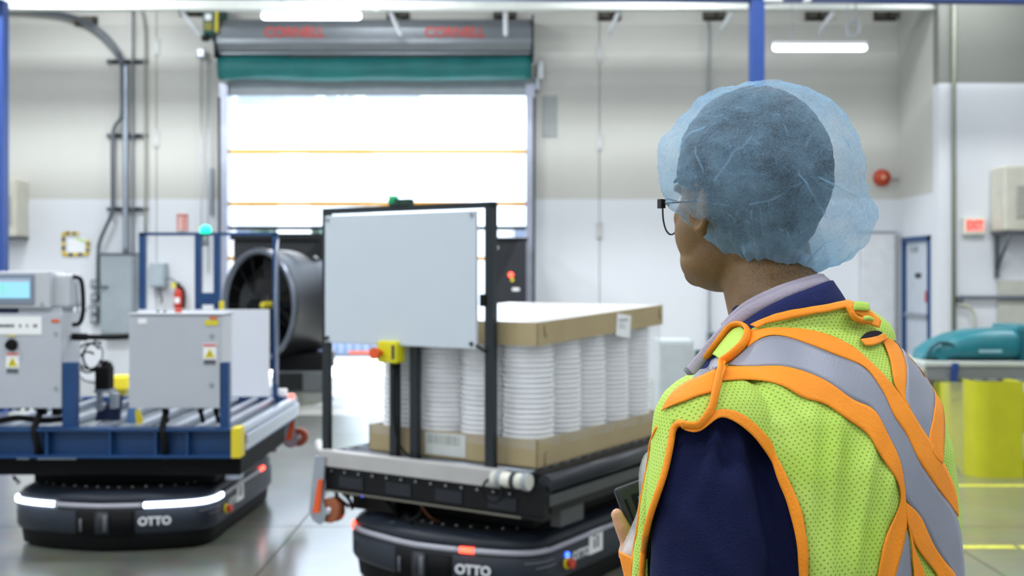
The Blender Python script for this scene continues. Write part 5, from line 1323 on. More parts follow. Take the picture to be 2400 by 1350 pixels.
# ---------------- hair (cropped cap)
def hair_disp(co, n_): return 0.002*noise.noise(co*60)+0.001*noise.noise(co*220)
b = MB(); ell(b, hw_(0, -0.012, -0.002), LH, FH, 0.0925, 0.1140, 0.114, 40, 30)
ell(b, hw_(0, -0.040, -0.055), LH, FH, 0.070, 0.066, 0.060, 30, 20)
hm = blob(b, 0.004, 2, hair_disp)
bm2 = bmesh.new(); bm2.from_mesh(hm)
kill = []
for f in bm2.faces:
    d = f.calc_center_median()-HC; ff = d.dot(FH); ll = abs(d.dot(LH))
    # hairline: forehead, temples, round the ears, nape
    lim = 0.045 if ff > 0.05 else (-0.02 if ff > 0.01 else (-0.03 if ff > -0.02 else -0.108))
    if ff > 0.085 or d.z < lim: kill.append(f)
bmesh.ops.delete(bm2, geom=kill, context='FACES'); bm2.to_mesh(hm); bm2.free()
hair = finish(hm, 'hair', mat('hair_black', (22, 20, 20), 0.6, bump=0.5, bscale=200))

# ---------------- hairnet
from math import atan2
SIL = [(225, 0), (228, 15), (234, 34), (238, 51), (239, 70), (235, 90), (237, 107), (248, 124), (246, 145), (262, 158), (243, 178), (229, 192), (206, 203), (189, 218), (197, 240), (207, 262), (226, 284), (243, 305), (259, 311), (269, 329), (270, 341), (236, 354)]
def Rs(u):
    u = u % 360
    for i in range(len(SIL)):
        r0, a0 = SIL[i]; r1, a1 = SIL[(i+1) % len(SIL)]
        if a1 <= a0: a1 += 360
        uu = u if u >= a0 else u+360
        if a0 <= uu <= a1: t = (uu-a0)/(a1-a0); t = t*t*(3-2*t); return r0+(r1-r0)*t
    return 230
HN = W(1790, 430, 1.485); kpx = 1.485/FPX
rnd = random.Random(21)
folds = []
def dirn(px, py, side=-1):
    x = (px-1790)/240.0; z = -(py-430)/240.0; q = max(0.0, 1-x*x-z*z); return Vector((x, side*math.sqrt(q), z)).normalized()
# fold lines seen in the fabric (polylines over the near side) and random ones on the far side
for pl in ([(1735, 245), (1790, 330), (1815, 430), (1830, 450), (1870, 510)], [(1815, 235), (1880, 285), (1925, 340), (1950, 370)], [(1835, 225), (1890, 275)],
           [(1560, 330), (1620, 300), (1670, 298)], [(1632, 320), (1590, 370)], [(1622, 370), (1622, 420)], [(1720, 350), (1680, 400), (1640, 440)],
           [(1865, 435), (1900, 455), (1945, 470)], [(1700, 505), (1760, 490), (1815, 445)], [(1620, 535), (1700, 550), (1790, 560)], [(1705, 520), (1730, 600)],
           [(1830, 555), (1885, 505)], [(1955, 300), (1995, 380), (2010, 470)], [(1985, 420), (1960, 500), (1990, 560)], [(1600, 480), (1650, 505)], [(1800, 560), (1840, 610)],
           [(1900, 560), (1870, 600), (1860, 620)], [(1560, 380), (1580, 450)], [(1660, 250), (1740, 225), (1800, 215)], [(1940, 520), (1985, 600)], [(1780, 300), (1700, 280)]):
    folds.append([dirn(*p) for p in pl])
for k in range(44):
    a = Vector((rnd.uniform(-1, 1), rnd.uniform(0.1, 1) if k < 14 else rnd.uniform(-1, -0.1), rnd.uniform(-0.7, 1))).normalized(); c = (a+Vector((rnd.uniform(-.6, .6), rnd.uniform(-.3, .3), rnd.uniform(-.6, .6)))).normalized()
    folds.append([a, c])
segs = []
for pl in folds:
    wv = rnd.uniform(0.007, 0.012) if len(pl) > 0 else 0; st_ = rnd.uniform(0.7, 1.0) if folds.index(pl) < 21 else rnd.uniform(0.25, 0.6)
    for a, c in zip(pl[:-1], pl[1:]): segs.append((np.array(a), np.array(c), wv, st_))
NU, NV = 760, 340
verts = []; dirs = []
for j in range(NV+1):
    v = -PI/2+PI*j/NV
    for i in range(NU):
        u = 2*PI*i/NU; cv, sv = math.cos(v), math.sin(v)
        dirs.append((cv*math.cos(u), sv, cv*math.sin(u)))
D = np.array(dirs)
fold = np.zeros(len(D))
for a, c, wv, st_ in segs:
    ab = c-a; t = np.clip(((D-a)@ab)/(ab@ab+1e-9), 0, 1); q = a+t[:, None]*ab; dd = np.linalg.norm(D-q, axis=1)
    fold = np.maximum(fold, st_*np.exp(-(dd/wv)**2)*(0.4+0.6*np.sin(PI*np.clip(t, 0.05, 0.95))))
fold *= np.clip((1-np.abs(D[:, 1]))*50, 0, 1)*0+1
co = []
for idx, d in enumerate(dirs):
    u = math.degrees(math.atan2(d[2], d[0])); rad = math.hypot(d[0], d[2])
    R = Rs(u)*kpx
    low = max(0.0, -d[2])
    ruf = 0.0
    if d[2] < -0.35: ruf = 0.006*noise.noise(Vector((math.atan2(d[1], d[0])*9, d[2]*3, 2.0)))*min(1, (-d[2]-0.35)*3)
    p = Vector(d)
    wr_ = 0.008*noise.noise(p*2.3)+0.0055*(0.5-abs(noise.noise(p*4.5+Vector((3, 1, 7)))))*1.2+0.0022*(0.5-abs(noise.noise(p*11)))
    wr_ *= (1-rad**6)
    edge = 0.0045*noise.noise(p*7)+0.0015*noise.noise(p*14)+ruf
    dep = 0.128*(1.0-0.10*low)
    k = 1.0
    if d[1] > 0 and d[2] < 0.2: k = 1-0.62*min(1, d[1]*1.2)*min(1, (0.2-d[2])*1.2)     # far side pulled up over the forehead
    x = d[0]*(R+wr_+edge*rad)*1.0; z = d[2]*(R+wr_+edge*rad)*k; y = d[1]*(dep+wr_*0.7)
    fo = fold[idx]*0.0026
    co.append(HN+Vector((x, y-0.002, z))+Vector(d)*fo)
faces = []
for j in range(NV):
    for i in range(NU):
        i2 = (i+1) % NU; faces.append((j*NU+i, j*NU+i2, (j+1)*NU+i2, (j+1)*NU+i))
nm = bpy.data.meshes.new('hairnet'); nm.from_pydata([tuple(c) for c in co], [], faces)
fa = nm.attributes.new('fold', 'FLOAT', 'POINT'); fa.data.foreach_set('value', [float(x) for x in fold])
ga = nm.attributes.new('gather', 'FLOAT', 'POINT'); ga.data.foreach_set('value', [min(1.0, max(0.0, (-d[2]-0.50)*3.0)) for d in dirs])
def net_mat():
    m = bpy.data.materials.new('hairnet_fabric'); m.use_nodes = True; n = m.node_tree.nodes; l = m.node_tree.links; n.clear()
    o = n.new('ShaderNodeOutputMaterial'); tr = n.new('ShaderNodeBsdfTransparent'); df = n.new('ShaderNodeBsdfDiffuse'); tl = n.new('ShaderNodeBsdfTranslucent')
    df.inputs[0].default_value = s2l((176, 218, 250))+[1]; tl.inputs[0].default_value = s2l((176, 218, 250))+[1]
    tc = n.new('ShaderNodeTexCoord')
    n1 = n.new('ShaderNodeTexNoise'); n1.inputs['Scale'].default_value = 560; n1.inputs['Detail'].default_value = 4; n1.inputs['Distortion'].default_value = 1.6; l.new(tc.outputs['Object'], n1.inputs['Vector'])
    n2 = n.new('ShaderNodeTexNoise'); n2.inputs['Scale'].default_value = 24; n2.inputs['Detail'].default_value = 5; l.new(tc.outputs['Object'], n2.inputs['Vector'])
    r1 = n.new('ShaderNodeMapRange'); r1.inputs['From Min'].default_value = 0.3; r1.inputs['From Max'].default_value = 0.7; r1.inputs['To Min'].default_value = 0.17; r1.inputs['To Max'].default_value = 0.56; l.new(n1.outputs['Fac'], r1.inputs['Value'])
    r2 = n.new('ShaderNodeMapRange'); r2.inputs['From Min'].default_value = 0.3; r2.inputs['From Max'].default_value = 0.7; r2.inputs['To Min'].default_value = -0.12; r2.inputs['To Max'].default_value = 0.16; l.new(n2.outputs['Fac'], r2.inputs['Value'])
    a1 = n.new('ShaderNodeAttribute'); a1.attribute_name = 'fold'; a2 = n.new('ShaderNodeAttribute'); a2.attribute_name = 'gather'
    def add(x, y, k=None):
        q = n.new('ShaderNodeMath'); q.operation = 'MULTIPLY_ADD' if k is not None else 'ADD'
        if k is not None: l.new(x, q.inputs[0]); q.inputs[1].default_value = k; l.new(y, q.inputs[2])
        else: l.new(x, q.inputs[0]); l.new(y, q.inputs[1])
        return q.outputs[0]
    s_ = add(r1.outputs[0], r2.outputs[0]); s_ = add(a1.outputs['Fac'], s_, 0.80); s_ = add(a2.outputs['Fac'], s_, 0.44)
    cl = n.new('ShaderNodeClamp'); l.new(s_, cl.inputs[0]); cl.inputs['Max'].default_value = 0.92
    md = n.new('ShaderNodeMixShader'); md.inputs[0].default_value = 0.5; l.new(df.outputs[0], md.inputs[1]); l.new(tl.outputs[0], md.inputs[2])
    bp = n.new('ShaderNodeBump'); bp.inputs['Strength'].default_value = 0.5; bp.inputs['Distance'].default_value = 0.001; l.new(n1.outputs['Fac'], bp.inputs['Height'])
    l.new(bp.outputs[0], df.inputs['Normal'])
    mx = n.new('ShaderNodeMixShader'); l.new(cl.outputs[0], mx.inputs[0]); l.new(tr.outputs[0], mx.inputs[1]); l.new(md.outputs[0], mx.inputs[2]); l.new(mx.outputs[0], o.inputs[0])
    return m
net = finish(nm, 'hairnet', net_mat())

# ---------------- glasses
gl = MB(); m_gl = mat('glasses_black', (14, 14, 16), 0.35)
hinge = HC+Vector((-0.1245, 0.005, -0.041))
def gp(l_, f, z): return hw_(l_*0.88, f-0.013, z)
for s_ in (1, -1):
    c = [(0.066, -0.030), (0.058, -0.024), (0.036, -0.022), (0.016, -0.026), (0.010, -0.040), (0.016, -0.060), (0.034, -0.071), (0.052, -0.066), (0.064, -0.050)]
    pts = [gp(s_*l_, 0.132-0.5*l_*l_*8, z-0.010) for l_, z in c]
    gl.tube(spline(pts+[pts[0]], 4)[:-1], 0.0013, 6, closed=True)
    gl.tube([gp(s_*0.066, 0.102, -0.042), gp(s_*0.082, 0.092, -0.040), gp(s_*0.086, 0.02, -0.040), gp(s_*0.085, -0.02, -0.046)], 0.0016, 6)
    gl.box(*gp(s_*0.077, 0.106, -0.040), 0.008, 0.009, 0.013, rz=A_H, bevel=0.001)
gl.tube([gp(0.011, 0.128, -0.045), gp(0, 0.130, -0.042), gp(-0.011, 0.128, -0.045)], 0.0013, 6)
finish_mb(gl, 'glasses', m_gl)

# ---------------- jacket
def crease(co, lines, wpx):
    if co.y < 0.3: return 0.0
    px = 1200+co.x*FPX/co.y; py = HZ-(co.z-EYE)*FPX/co.y; v = 0.0
    for (x0, y0, x1, y1, a) in lines:
        t = (py-y0)/(y1-y0)
        if -0.15 < t < 1.15:
            d_ = (px-(x0+(x1-x0)*t))/wpx
            fade = min(1.0, (t+0.15)/0.3, (1.15-t)/0.3)
            v += a*fade*math.exp(-d_*d_)*(1.0 if d_ < 0 else math.exp(-d_*0.6))
    return v
SLEEVE_FOLDS = [(1655, 1000, 1590, 1190, -0.006), (1680, 1005, 1655, 1160, 0.005), (1705, 995, 1700, 1110, -0.006), (1735, 1010, 1745, 1150, 0.005), (1765, 1040, 1800, 1220, -0.006), (1610, 1200, 1700, 1340, 0.004), (1720, 1130, 1800, 1340, 0.005), (1560, 1180, 1600, 1330, -0.004)]
BACK_FOLDS = [(1905, 960, 1900, 1380, 0.007), (1962, 1000, 1935, 1380, 0.009), (2038, 1040, 1990, 1380, 0.009), (2085, 1090, 2045, 1380, 0.006), (1860, 1010, 1880, 1300, 0.003), (1740, 900, 1830, 1010, 0.003), (1800, 880, 1900, 1000, 0.003)]
def ridge(x): return 0.5-abs(x)
def jacket_disp(co, n_):
    d = co-LSH; a = math.atan2(d.z, d.x+0.25)
    r = Vector((co.x*16, co.y*16, co.z*5)); v = crease(co, SLEEVE_FOLDS, 20.0)+0.0040*noise.noise(r)+0.0045*ridge(noise.noise(Vector((co.x*11+co.z*8, co.y*11, co.z*6))))
    rr = (co-LSH).length
    if rr < 0.13: v += 0.0035*math.sin(math.atan2(d.z, (co-LSH).dot(LB)+0.0001*1)*0+ (co.x*1.0-co.y)*95+co.z*20)*max(0, 1-rr/0.13)
    return v
b = MB()
torso(b, TR)
cap(b, LARM, [0.058, 0.061, 0.064, 0.058], 20); cap(b, [LEL, LEL.lerp(LWR, 0.5), LEL.lerp(LWR, 0.80)], [0.058, 0.048, 0.040], 16)
cap(b, [RSH, RSH.lerp(REL, 0.5), REL], [0.054, 0.054, 0.052], 18); cap(b, [REL, REL.lerp(RWR, 0.5), REL.lerp(RWR, 0.85)], [0.052, 0.044, 0.038], 16)
jm = blob(b, 0.0062, 5, jacket_disp)
jacket = finish(jm, 'jacket', mat('navy_cloth', (18, 25, 63), 0.85, var=0.16, vscale=5, bump=0.35, bscale=500, spec=0.2))

# ---------------- vest
def vest_disp(co, n_):
    d = co-CB
    z = co.z; th = math.atan2(d.dot(FB), d.dot(LB))
    back = max(0.0, -n_.y)
    v = crease(co, BACK_FOLDS, 22.0) if n_.y < 0.1 else 0.0
    v += 0.0032*noise.noise(Vector((co.x*9, co.y*9, co.z*7)))
    # long vertical folds down the left back, deeper lower down
    fz_ = max(0.0, min(1.0, (1.45-z)/0.2))
    u = co.x*1.0-0.35*(z-1.3)
    v += fz_*0.0075*ridge(noise.noise(Vector((u*26, 0.3, z*2.0))))*back*1.4-fz_*0.0012
    v += 0.0018*ridge(noise.noise(Vector((co.x*34+z*14, co.y*20, z*12))))
    return v
b = MB()
torso(b, TR[:-1]+[(1.548, 0.080, 0.074, 0.036), (1.562, 0.070, 0.068, 0.040)], 0.012)
ell(b, bw(-0.035, -0.012, 1.515), LB, FB, 0.075, 0.050, 0.042)
cap(b, LARM[:2]+[LARM[2]], [0.070, 0.072, 0.074], 22)
cap(b, [W(1585, 992, 1.335), W(1551, 1117, 1.345), W(1530, 1226, 1.355), W(1522, 1320, 1.36), W(1522, 1430, 1.365)], [0.028, 0.021, 0.020, 0.021, 0.022], 16)
ell(b, bw(0.125, 0.105, 1.28), LB, FB, 0.075, 0.055, 0.17)
ell(b, bw(0.12, 0.05, 1.43), LB, FB, 0.07, 0.06, 0.05)
ell(b, bw(-0.11, 0.04, 1.43), LB, FB, 0.06, 0.06, 0.05)
vm = blob(b, 0.0052, 5, vest_disp)
bvh = BVHTree.FromPolygons([v.co.copy() for v in vm.vertices], [tuple(p.vertices) for p in vm.polygons])
def hit(px, py, off=0.0):
    d = (W(px, py, 1.0)-CAMV).normalized()
    h = bvh.ray_cast(CAMV, d)
    if h[0] is not None: return h[0]+h[1]*off, h[1]
    best = None
    for k in range(28):
        p = W(px, py, 1.22+0.012*k); q = bvh.find_nearest(p)
        if q[0] is not None and (best is None or q[3] < best[0]): best = (q[3], q[0], q[1])
    return best[1]+best[2]*off, best[2]
# uv for the perforated mesh
def cr(x, y): return (1400+x/1.849, 620+y/1.849)
ARM = [(1576, 988), (1573, 1015), (1556, 1117), (1518, 1226), (1503, 1309), (1493, 1420), (1490, 1900), (1930, 1900), (1905, 1420), (1889, 1350), (1881, 1247), (1865, 1182), (1833, 1118), (1800, 1058), (1768, 1009), (1724, 974), (1690, 968), (1654, 992), (1632, 1006), (1605, 998)]
NECK = [(1600, 880), (1650, 878), (1690, 838), (1735, 784), (1770, 766), (1800, 750), (1860, 736), (1930, 722), (1990, 710), (2030, 700), (2030, 500), (1500, 500), (1500, 880)]
def inside(px, py, poly):
    c = False; n_ = len(poly)
    for i in range(n_):
        x0, y0 = poly[i]; x1, y1 = poly[(i+1) % n_]
        if (y0 > py) != (y1 > py) and px < (x1-x0)*(py-y0)/(y1-y0)+x0: c = not c
    return c
bm2 = bmesh.new(); bm2.from_mesh(vm); kill = []
for f in bm2.faces:
    c = f.calc_center_median(); px = 1200+c.x*FPX/c.y; py = HZ-(c.z-EYE)*FPX/c.y
    d = c-CB; f_ = d.dot(FB); l_ = d.dot(LB)
    arm_side = l_ > 0.10 and f_ < 0.09
    if c.z < 0.98: kill.append(f); continue
    if inside(px, py, ARM) and ((f_ < 0.10 and l_ > 0.0)): kill.append(f); continue
    if inside(px, py, NECK): kill.append(f); continue
    if abs(l_) < 0.035 and f_ > 0.05 and c.z > 1.36: kill.append(f); continue       # open V at the front
    if l_ > 0.19 and c.z < 1.15: kill.append(f)
bmesh.ops.delete(bm2, geom=kill, context='FACES')
def nearest_on(px, py, poly):
    best = (1e9, None)
    for i in range(len(poly)):
        a = Vector(poly[i]); c = Vector(poly[(i+1) % len(poly)]); ab = c-a; q = Vector((px, py)); t = max(0, min(1, (q-a).dot(ab)/max(1e-9, ab.length_squared))); e = a+ab*t
        dd = (q-e).length
        if dd < best[0]: best = (dd, e)
    return best
for v in bm2.verts:
    if not v.is_boundary: continue
    c = v.co; px = 1200+c.x*FPX/c.y; py = HZ-(c.z-EYE)*FPX/c.y
    for poly in (ARM, NECK):
        dd, e = nearest_on(px, py, poly)
        if dd < 11: v.co = W(e.x, e.y, c.y); break
bm2.to_mesh(vm); bm2.free()
uvl = vm.uv_layers.new(name='uv')
NA = (LB*0.35-FB*0.8+Vector((0, 0, 0.42))).normalized(); UA = Vector((0, 0, 1)).cross(NA).normalized(); VA = NA.cross(UA)
vn = [p.normal.copy() for p in vm.polygons]; own = {}
for p_ in vm.polygons:
    for li in p_.loop_indices: own[li] = p_.index
for lp_ in vm.loops:
    c = vm.vertices[lp_.vertex_index].co; d = c-CB
    uvl.data[lp_.index].uv = (c.dot(UA), c.dot(VA)) if vn[own[lp_.index]].dot(NA) > 0.5 else (c.x*0.3-c.y, c.z)
def vest_mat():
    m = bpy.data.materials.new('lime_mesh_fabric'); m.use_nodes = True; n = m.node_tree.nodes; l = m.node_tree.links; p = n['Principled BSDF']
    uv = n.new('ShaderNodeUVMap'); uv.uv_map = 'uv'; sx = n.new('ShaderNodeSeparateXYZ'); l.new(uv.outputs[0], sx.inputs[0])
    def M(op, a, b_=None, c=None):
        q = n.new('ShaderNodeMath'); q.operation = op
        for i, x in enumerate((a, b_, c)):
            if x is None: continue
            if isinstance(x, (int, float)): q.inputs[i].default_value = x
            else: l.new(x, q.inputs[i])
        return q.outputs[0]
    u = M('MULTIPLY', sx.outputs['X'], 1/0.0060); v = M('MULTIPLY', sx.outputs['Y'], 1/0.0040)
    row = M('FLOOR', v); par = M('MULTIPLY', M('MODULO', row, 2.0), 0.5)
    par = M('ABSOLUTE', par)
    du = M('SUBTRACT', M('FRACT', M('ADD', u, par)), 0.5); dv = M('SUBTRACT', M('FRACT', v), 0.5)
    dist = M('SQRT', M('ADD', M('POWER', M('MULTIPLY', du, 6.0), 2.0), M('POWER', M('MULTIPLY', dv, 4.0), 2.0)))
    mr = n.new('ShaderNodeMapRange'); mr.inputs['From Min'].default_value = 0.6; mr.inputs['From Max'].default_value = 1.15; mr.inputs['To Min'].default_value = 1; mr.inputs['To Max'].default_value = 0; l.new(dist, mr.inputs['Value'])
    tc = n.new('ShaderNodeTexCoord'); nz = n.new('ShaderNodeTexNoise'); nz.inputs['Scale'].default_value = 14; l.new(tc.outputs['Object'], nz.inputs['Vector'])
    r = n.new('ShaderNodeValToRGB'); r.color_ramp.elements[0].position = 0.3; r.color_ramp.elements[1].position = 0.7
    r.color_ramp.elements[0].color = s2l((178, 213, 84))+[1]; r.color_ramp.elements[1].color = s2l((194, 225, 110))+[1]; l.new(nz.outputs['Fac'], r.inputs[0])
    mx = n.new('ShaderNodeMix'); mx.data_type = 'RGBA'; l.new(M('MULTIPLY', mr.outputs[0], 0.6), mx.inputs['Factor']); l.new(r.outputs[0], mx.inputs['A']); mx.inputs['B'].default_value = s2l((74, 92, 40))+[1]
    l.new(mx.outputs['Result'], p.inputs['Base Color']); p.inputs['Roughness'].default_value = 0.7; p.inputs['Specular IOR Level'].default_value = 0.25
    bp = n.new('ShaderNodeBump'); bp.inputs['Strength'].default_value = 0.5; bp.inputs['Distance'].default_value = 0.001; bp.invert = True; l.new(mr.outputs[0], bp.inputs['Height']); l.new(bp.outputs[0], p.inputs['Normal'])
    return m
m_lime = vest_mat()
vest = finish(vm, 'vest', m_lime)
sd = vest.modifiers.new('thick', 'SOLIDIFY'); sd.thickness = 0.0025; sd.offset = -1

m_or = mat('orange_tape', (252, 150, 36), 0.6, var=0.05, vscale=10, bump=0.15, bscale=300, spec=0.3)
m_sil = mat('silver_tape', (144, 148, 163), 0.45, 0.15, var=0.05, vscale=9, bump=0.1, bscale=400)
def resample(P, n_):
    P = [Vector((p[0], p[1], 0)) for p in P]; P = spline(P, 6); cum = [0]
    for a, c in zip(P[:-1], P[1:]): cum.append(cum[-1]+(c-a).length)
    out = []; i = 0
    for k in range(n_):
        s_ = cum[-1]*k/(n_-1)
        while i < len(cum)-2 and cum[i+1] < s_: i += 1
        t = (s_-cum[i])/max(1e-9, cum[i+1]-cum[i]); out.append(P[i].lerp(P[i+1], min(1, max(0, t))))
    return out
def rib(name, e0, e1, m, off=0.003, n_=60, w_=7, crop=True, par=None, label=None):
    if crop: e0 = [cr(*p) for p in e0]; e1 = [cr(*p) for p in e1]
    A = resample(e0, n_); B = resample(e1, n_); b = MB(); G = []
    for i in range(n_):
        row = []
        for j in range(w_+1):
            p = A[i].lerp(B[i], j/w_); q, nn = hit(p.x, p.y, off); row.append(q)
        G.append(row)
    for it in range(3):
        H = [r_[:] for r_ in G]
        for i in range(1, n_-1):
            for j in range(w_+1): G[i][j] = (H[i-1][j]+H[i][j]*2+H[i+1][j])/4
    G = [[b.bm.verts.new(q) for q in r_] for r_ in G]
    for i in range(n_-1):
        for j in range(w_): b.bm.faces.new((G[i][j], G[i+1][j], G[i+1][j+1], G[i][j+1])).smooth = True
    o = finish_mb(b, name, m, par or vest, smooth=True)
    md = o.modifiers.new('t', 'SOLIDIFY'); md.thickness = 0.0012; md.offset = 0
    if label: o['label'] = label
    return o
E1t = [(668, 292), (740, 282), (800, 279), (900, 286), (1000, 312), (1100, 360), (1180, 430), (1240, 490), (1285, 545), (1340, 620), (1400, 720), (1450, 790), (1510, 900), (1545, 990), (1554, 1090)]
E1b = [(655, 365), (700, 330), (760, 310), (840, 325), (950, 365), (1060, 410), (1150, 445), (1200, 505), (1245, 580), (1275, 655), (1330, 735), (1380, 840), (1430, 920), (1480, 990), (1535, 1060), (1554, 1092)]
E1bs = [(575, 435), (655, 365), (700, 330), (760, 310), (840, 325), (950, 365), (1060, 410), (1150, 445), (1200, 505), (1245, 580), (1275, 655), (1330, 735), (1380, 840), (1430, 920), (1480, 990), (1545, 1070), (1570, 1200), (1585, 1360), (1588, 1560)]
E2b = [(572, 440), (630, 447), (700, 449), (800, 445), (900, 470), (1000, 515), (1060, 560), (1120, 605), (1190, 622), (1250, 740), (1300, 840), (1320, 950), (1325, 1025), (1390, 1090), (1440, 1200), (1500, 1290), (1545, 1360), (1590, 1560)]
E3b = [(528, 512), (640, 507), (740, 510), (830, 545), (900, 590), (980, 602), (1030, 640), (1100, 690), (1175, 740), (1210, 820), (1270, 900), (1300, 955), (1308, 1030), (1270, 1110), (1235, 1200), (1205, 1360), (1160, 1560)]
E3t = [(545, 448), (630, 448), (700, 450), (800, 446), (900, 471), (1000, 516), (1060, 561), (1120, 606), (1190, 623), (1250, 741), (1300, 841), (1320, 951), (1328, 1030), (1334, 1130), (1315, 1230), (1280, 1360), (1235, 1560)]
rib('orange_stripe', E1t, E1b, m_or); rib('reflective_tape', E1bs, E2b, m_sil, 0.0025); rib('orange_stripe', E3t, E3b, m_or)
rib('orange_stripe', [(1328, 1030), (1390, 1092), (1440, 1202), (1500, 1292), (1548, 1362), (1592, 1560)], [(1330, 1060), (1345, 1160), (1385, 1240), (1430, 1300), (1470, 1362), (1530, 1560)], m_or)
rib('reflective_tape', [(1332, 1150), (1345, 1220), (1350, 1290), (1352, 1362), (1320, 1560)], [(1330, 1160), (1312, 1230), (1295, 1290), (1280, 1362), (1235, 1560)], m_sil, 0.0025)
rib('orange_stripe', [(1336, 1130), (1358, 1220), (1385, 1290), (1405, 1362), (1405, 1560)], [(1338, 1150), (1348, 1230), (1352, 1290), (1356, 1362), (1320, 1560)], m_or, 0.0045)
# right-hand tape group
rib('orange_stripe', [(1218, 318), (1240, 360), (1262, 420), (1280, 520), (1300, 560), (1345, 625)], [(1262, 325), (1300, 365), (1328, 430), (1330, 500), (1325, 580), (1345, 620)], m_or)
rib('reflective_tape', [(1275, 330), (1310, 365), (1330, 430), (1332, 500), (1327, 590), (1370, 690), (1420, 768)], [(1300, 335), (1345, 362), (1400, 440), (1445, 520), (1456, 570), (1446, 680), (1424, 770)], m_sil, 0.0025)
rib('orange_stripe', [(1340, 352), (1380, 400), (1425, 465), (1458, 540), (1478, 590), (1492, 650), (1494, 740), (1488, 850)], [(1342, 358), (1385, 420), (1430, 495), (1455, 570), (1446, 660), (1425, 770), (1450, 830), (1484, 862)], m_or)
# left front: tape pieces beyond the shoulder tab
rib('reflective_tape', [(415, 500), (450, 462), (500, 420), (548, 398)], [(412, 508), (450, 492), (490, 474), (525, 455)], m_sil, 0.0025)
rib('orange_stripe', [(286, 640), (310, 590), (345, 548), (400, 512), (460, 488), (522, 458)], [(300, 628), (340, 612), (380, 598), (420, 582), (455, 570), (500, 560)], m_or)
def piping(name, P, r, m=m_or, off=0.004, crop=True, closed=False, flat=1.0, n_=70, par=None):
    if crop: P = [cr(*p) for p in P]
    P = resample(P, n_); b = MB()
    Q = [hit(p.x, p.y, off)[0] for p in P]
    for it in range(4): Q = [Q[0]]+[(Q[i-1]+Q[i]*2+Q[i+1])/4 for i in range(1, len(Q)-1)]+[Q[-1]]
    b.tube(Q, r, 8, flat=flat)
    return finish_mb(b, name, m, par or vest, smooth=True)
# armhole binding (wide flat tape following the edge)
AH = [(376, 700), (430, 713), (468, 688), (520, 647), (575, 650), (640, 690), (690, 738), (750, 822), (800, 912), (850, 1020), (880, 1130), (893, 1230), (900, 1370)]
AH2 = [(390, 722), (432, 735), (476, 710), (522, 670), (562, 672), (618, 705), (668, 755), (726, 838), (776, 925), (826, 1030), (856, 1140), (871, 1235), (878, 1370)]
AH3 = [(376, 698), (428, 706), (468, 680), (520, 636), (590, 642), (655, 682), (705, 732), (765, 812), (818, 905), (868, 1012), (898, 1125), (911, 1228), (918, 1370)]
rib('armhole_binding', AH3, AH2, m_or, 0.006, 80, 4)
piping('armhole_binding', [(1606, 994), (1592, 990), (1579, 1003), (1573, 1040), (1559, 1105), (1541, 1160), (1523, 1215), (1510, 1280), (1503, 1370)], 0.0040, crop=False, off=0.0005)
piping('front_binding', [(1540, 1000), (1524, 1040), (1512, 1090), (1506, 1140), (1497, 1190), (1490, 1240), (1484, 1300), (1479, 1370)], 0.0022, crop=False, off=0.0)
# neck binding
rib('neck_binding', [(672, 272), (730, 240), (800, 217), (900, 200), (1000, 184), (1085, 172), (1100, 180)], [(700, 289), (745, 264), (810, 246), (900, 227), (1000, 211), (1080, 194), (1104, 190)], m_or, 0.006, 50, 3)
# shoulder tab with orange border
TAB = [(500, 412), (548, 345), (590, 290), (628, 272), (655, 282), (664, 312), (645, 362), (600, 405), (556, 440), (530, 490), (514, 560), (500, 620), (478, 668), (440, 708), (382, 700)]
rib('shoulder_tab', [(520, 400), (560, 345), (600, 298), (635, 285)], [(560, 432), (590, 405), (635, 365), (655, 312)], m_lime, 0.007, 24, 4)
piping('tab_binding', TAB, 0.0062, off=0.008, flat=0.5, n_=90)
rib('tab_strap', [(556, 425), (528, 480), (508, 550), (494, 615), (470, 665), (425, 700)], [(575, 440), (545, 495), (525, 565), (510, 630), (485, 680), (440, 722)], m_or, 0.009, 40, 3)
# collar lapel, slot and slot binding on the upper back
rib('back_lapel', [(1060, 205), (1090, 192), (1130, 200), (1170, 228), (1205, 262)], [(1075, 222), (1110, 225), (1140, 250), (1158, 275), (1195, 288)], m_or, 0.010, 20, 5)
rib('mesh_flap', [(1085, 190), (1110, 188), (1140, 194)], [(1075, 215), (1105, 212), (1140, 215)], m_lime, 0.013, 10, 3)
piping('lapel_cord', [(1062, 200), (1075, 225), (1100, 242), (1130, 250), (1155, 262)], 0.004, off=0.011, n_=20)
piping('lapel_fray', [(1110, 240), (1130, 235), (1150, 252)], 0.003, m_lime, off=0.014, n_=12)
rib('slot_opening', [(1128, 332), (1150, 308), (1180, 296), (1205, 293), (1222, 300)], [(1129, 333), (1155, 331), (1180, 326), (1205, 315), (1222, 302)], mat('slot_dark', (24, 14, 30), 0.9), 0.0045, 20, 4)
rib('slot_binding', [(1128, 336), (1155, 333), (1180, 328), (1208, 317), (1226, 303)], [(1148, 362), (1165, 364), (1190, 360), (1220, 346), (1242, 330)], m_or, 0.006, 20, 4)

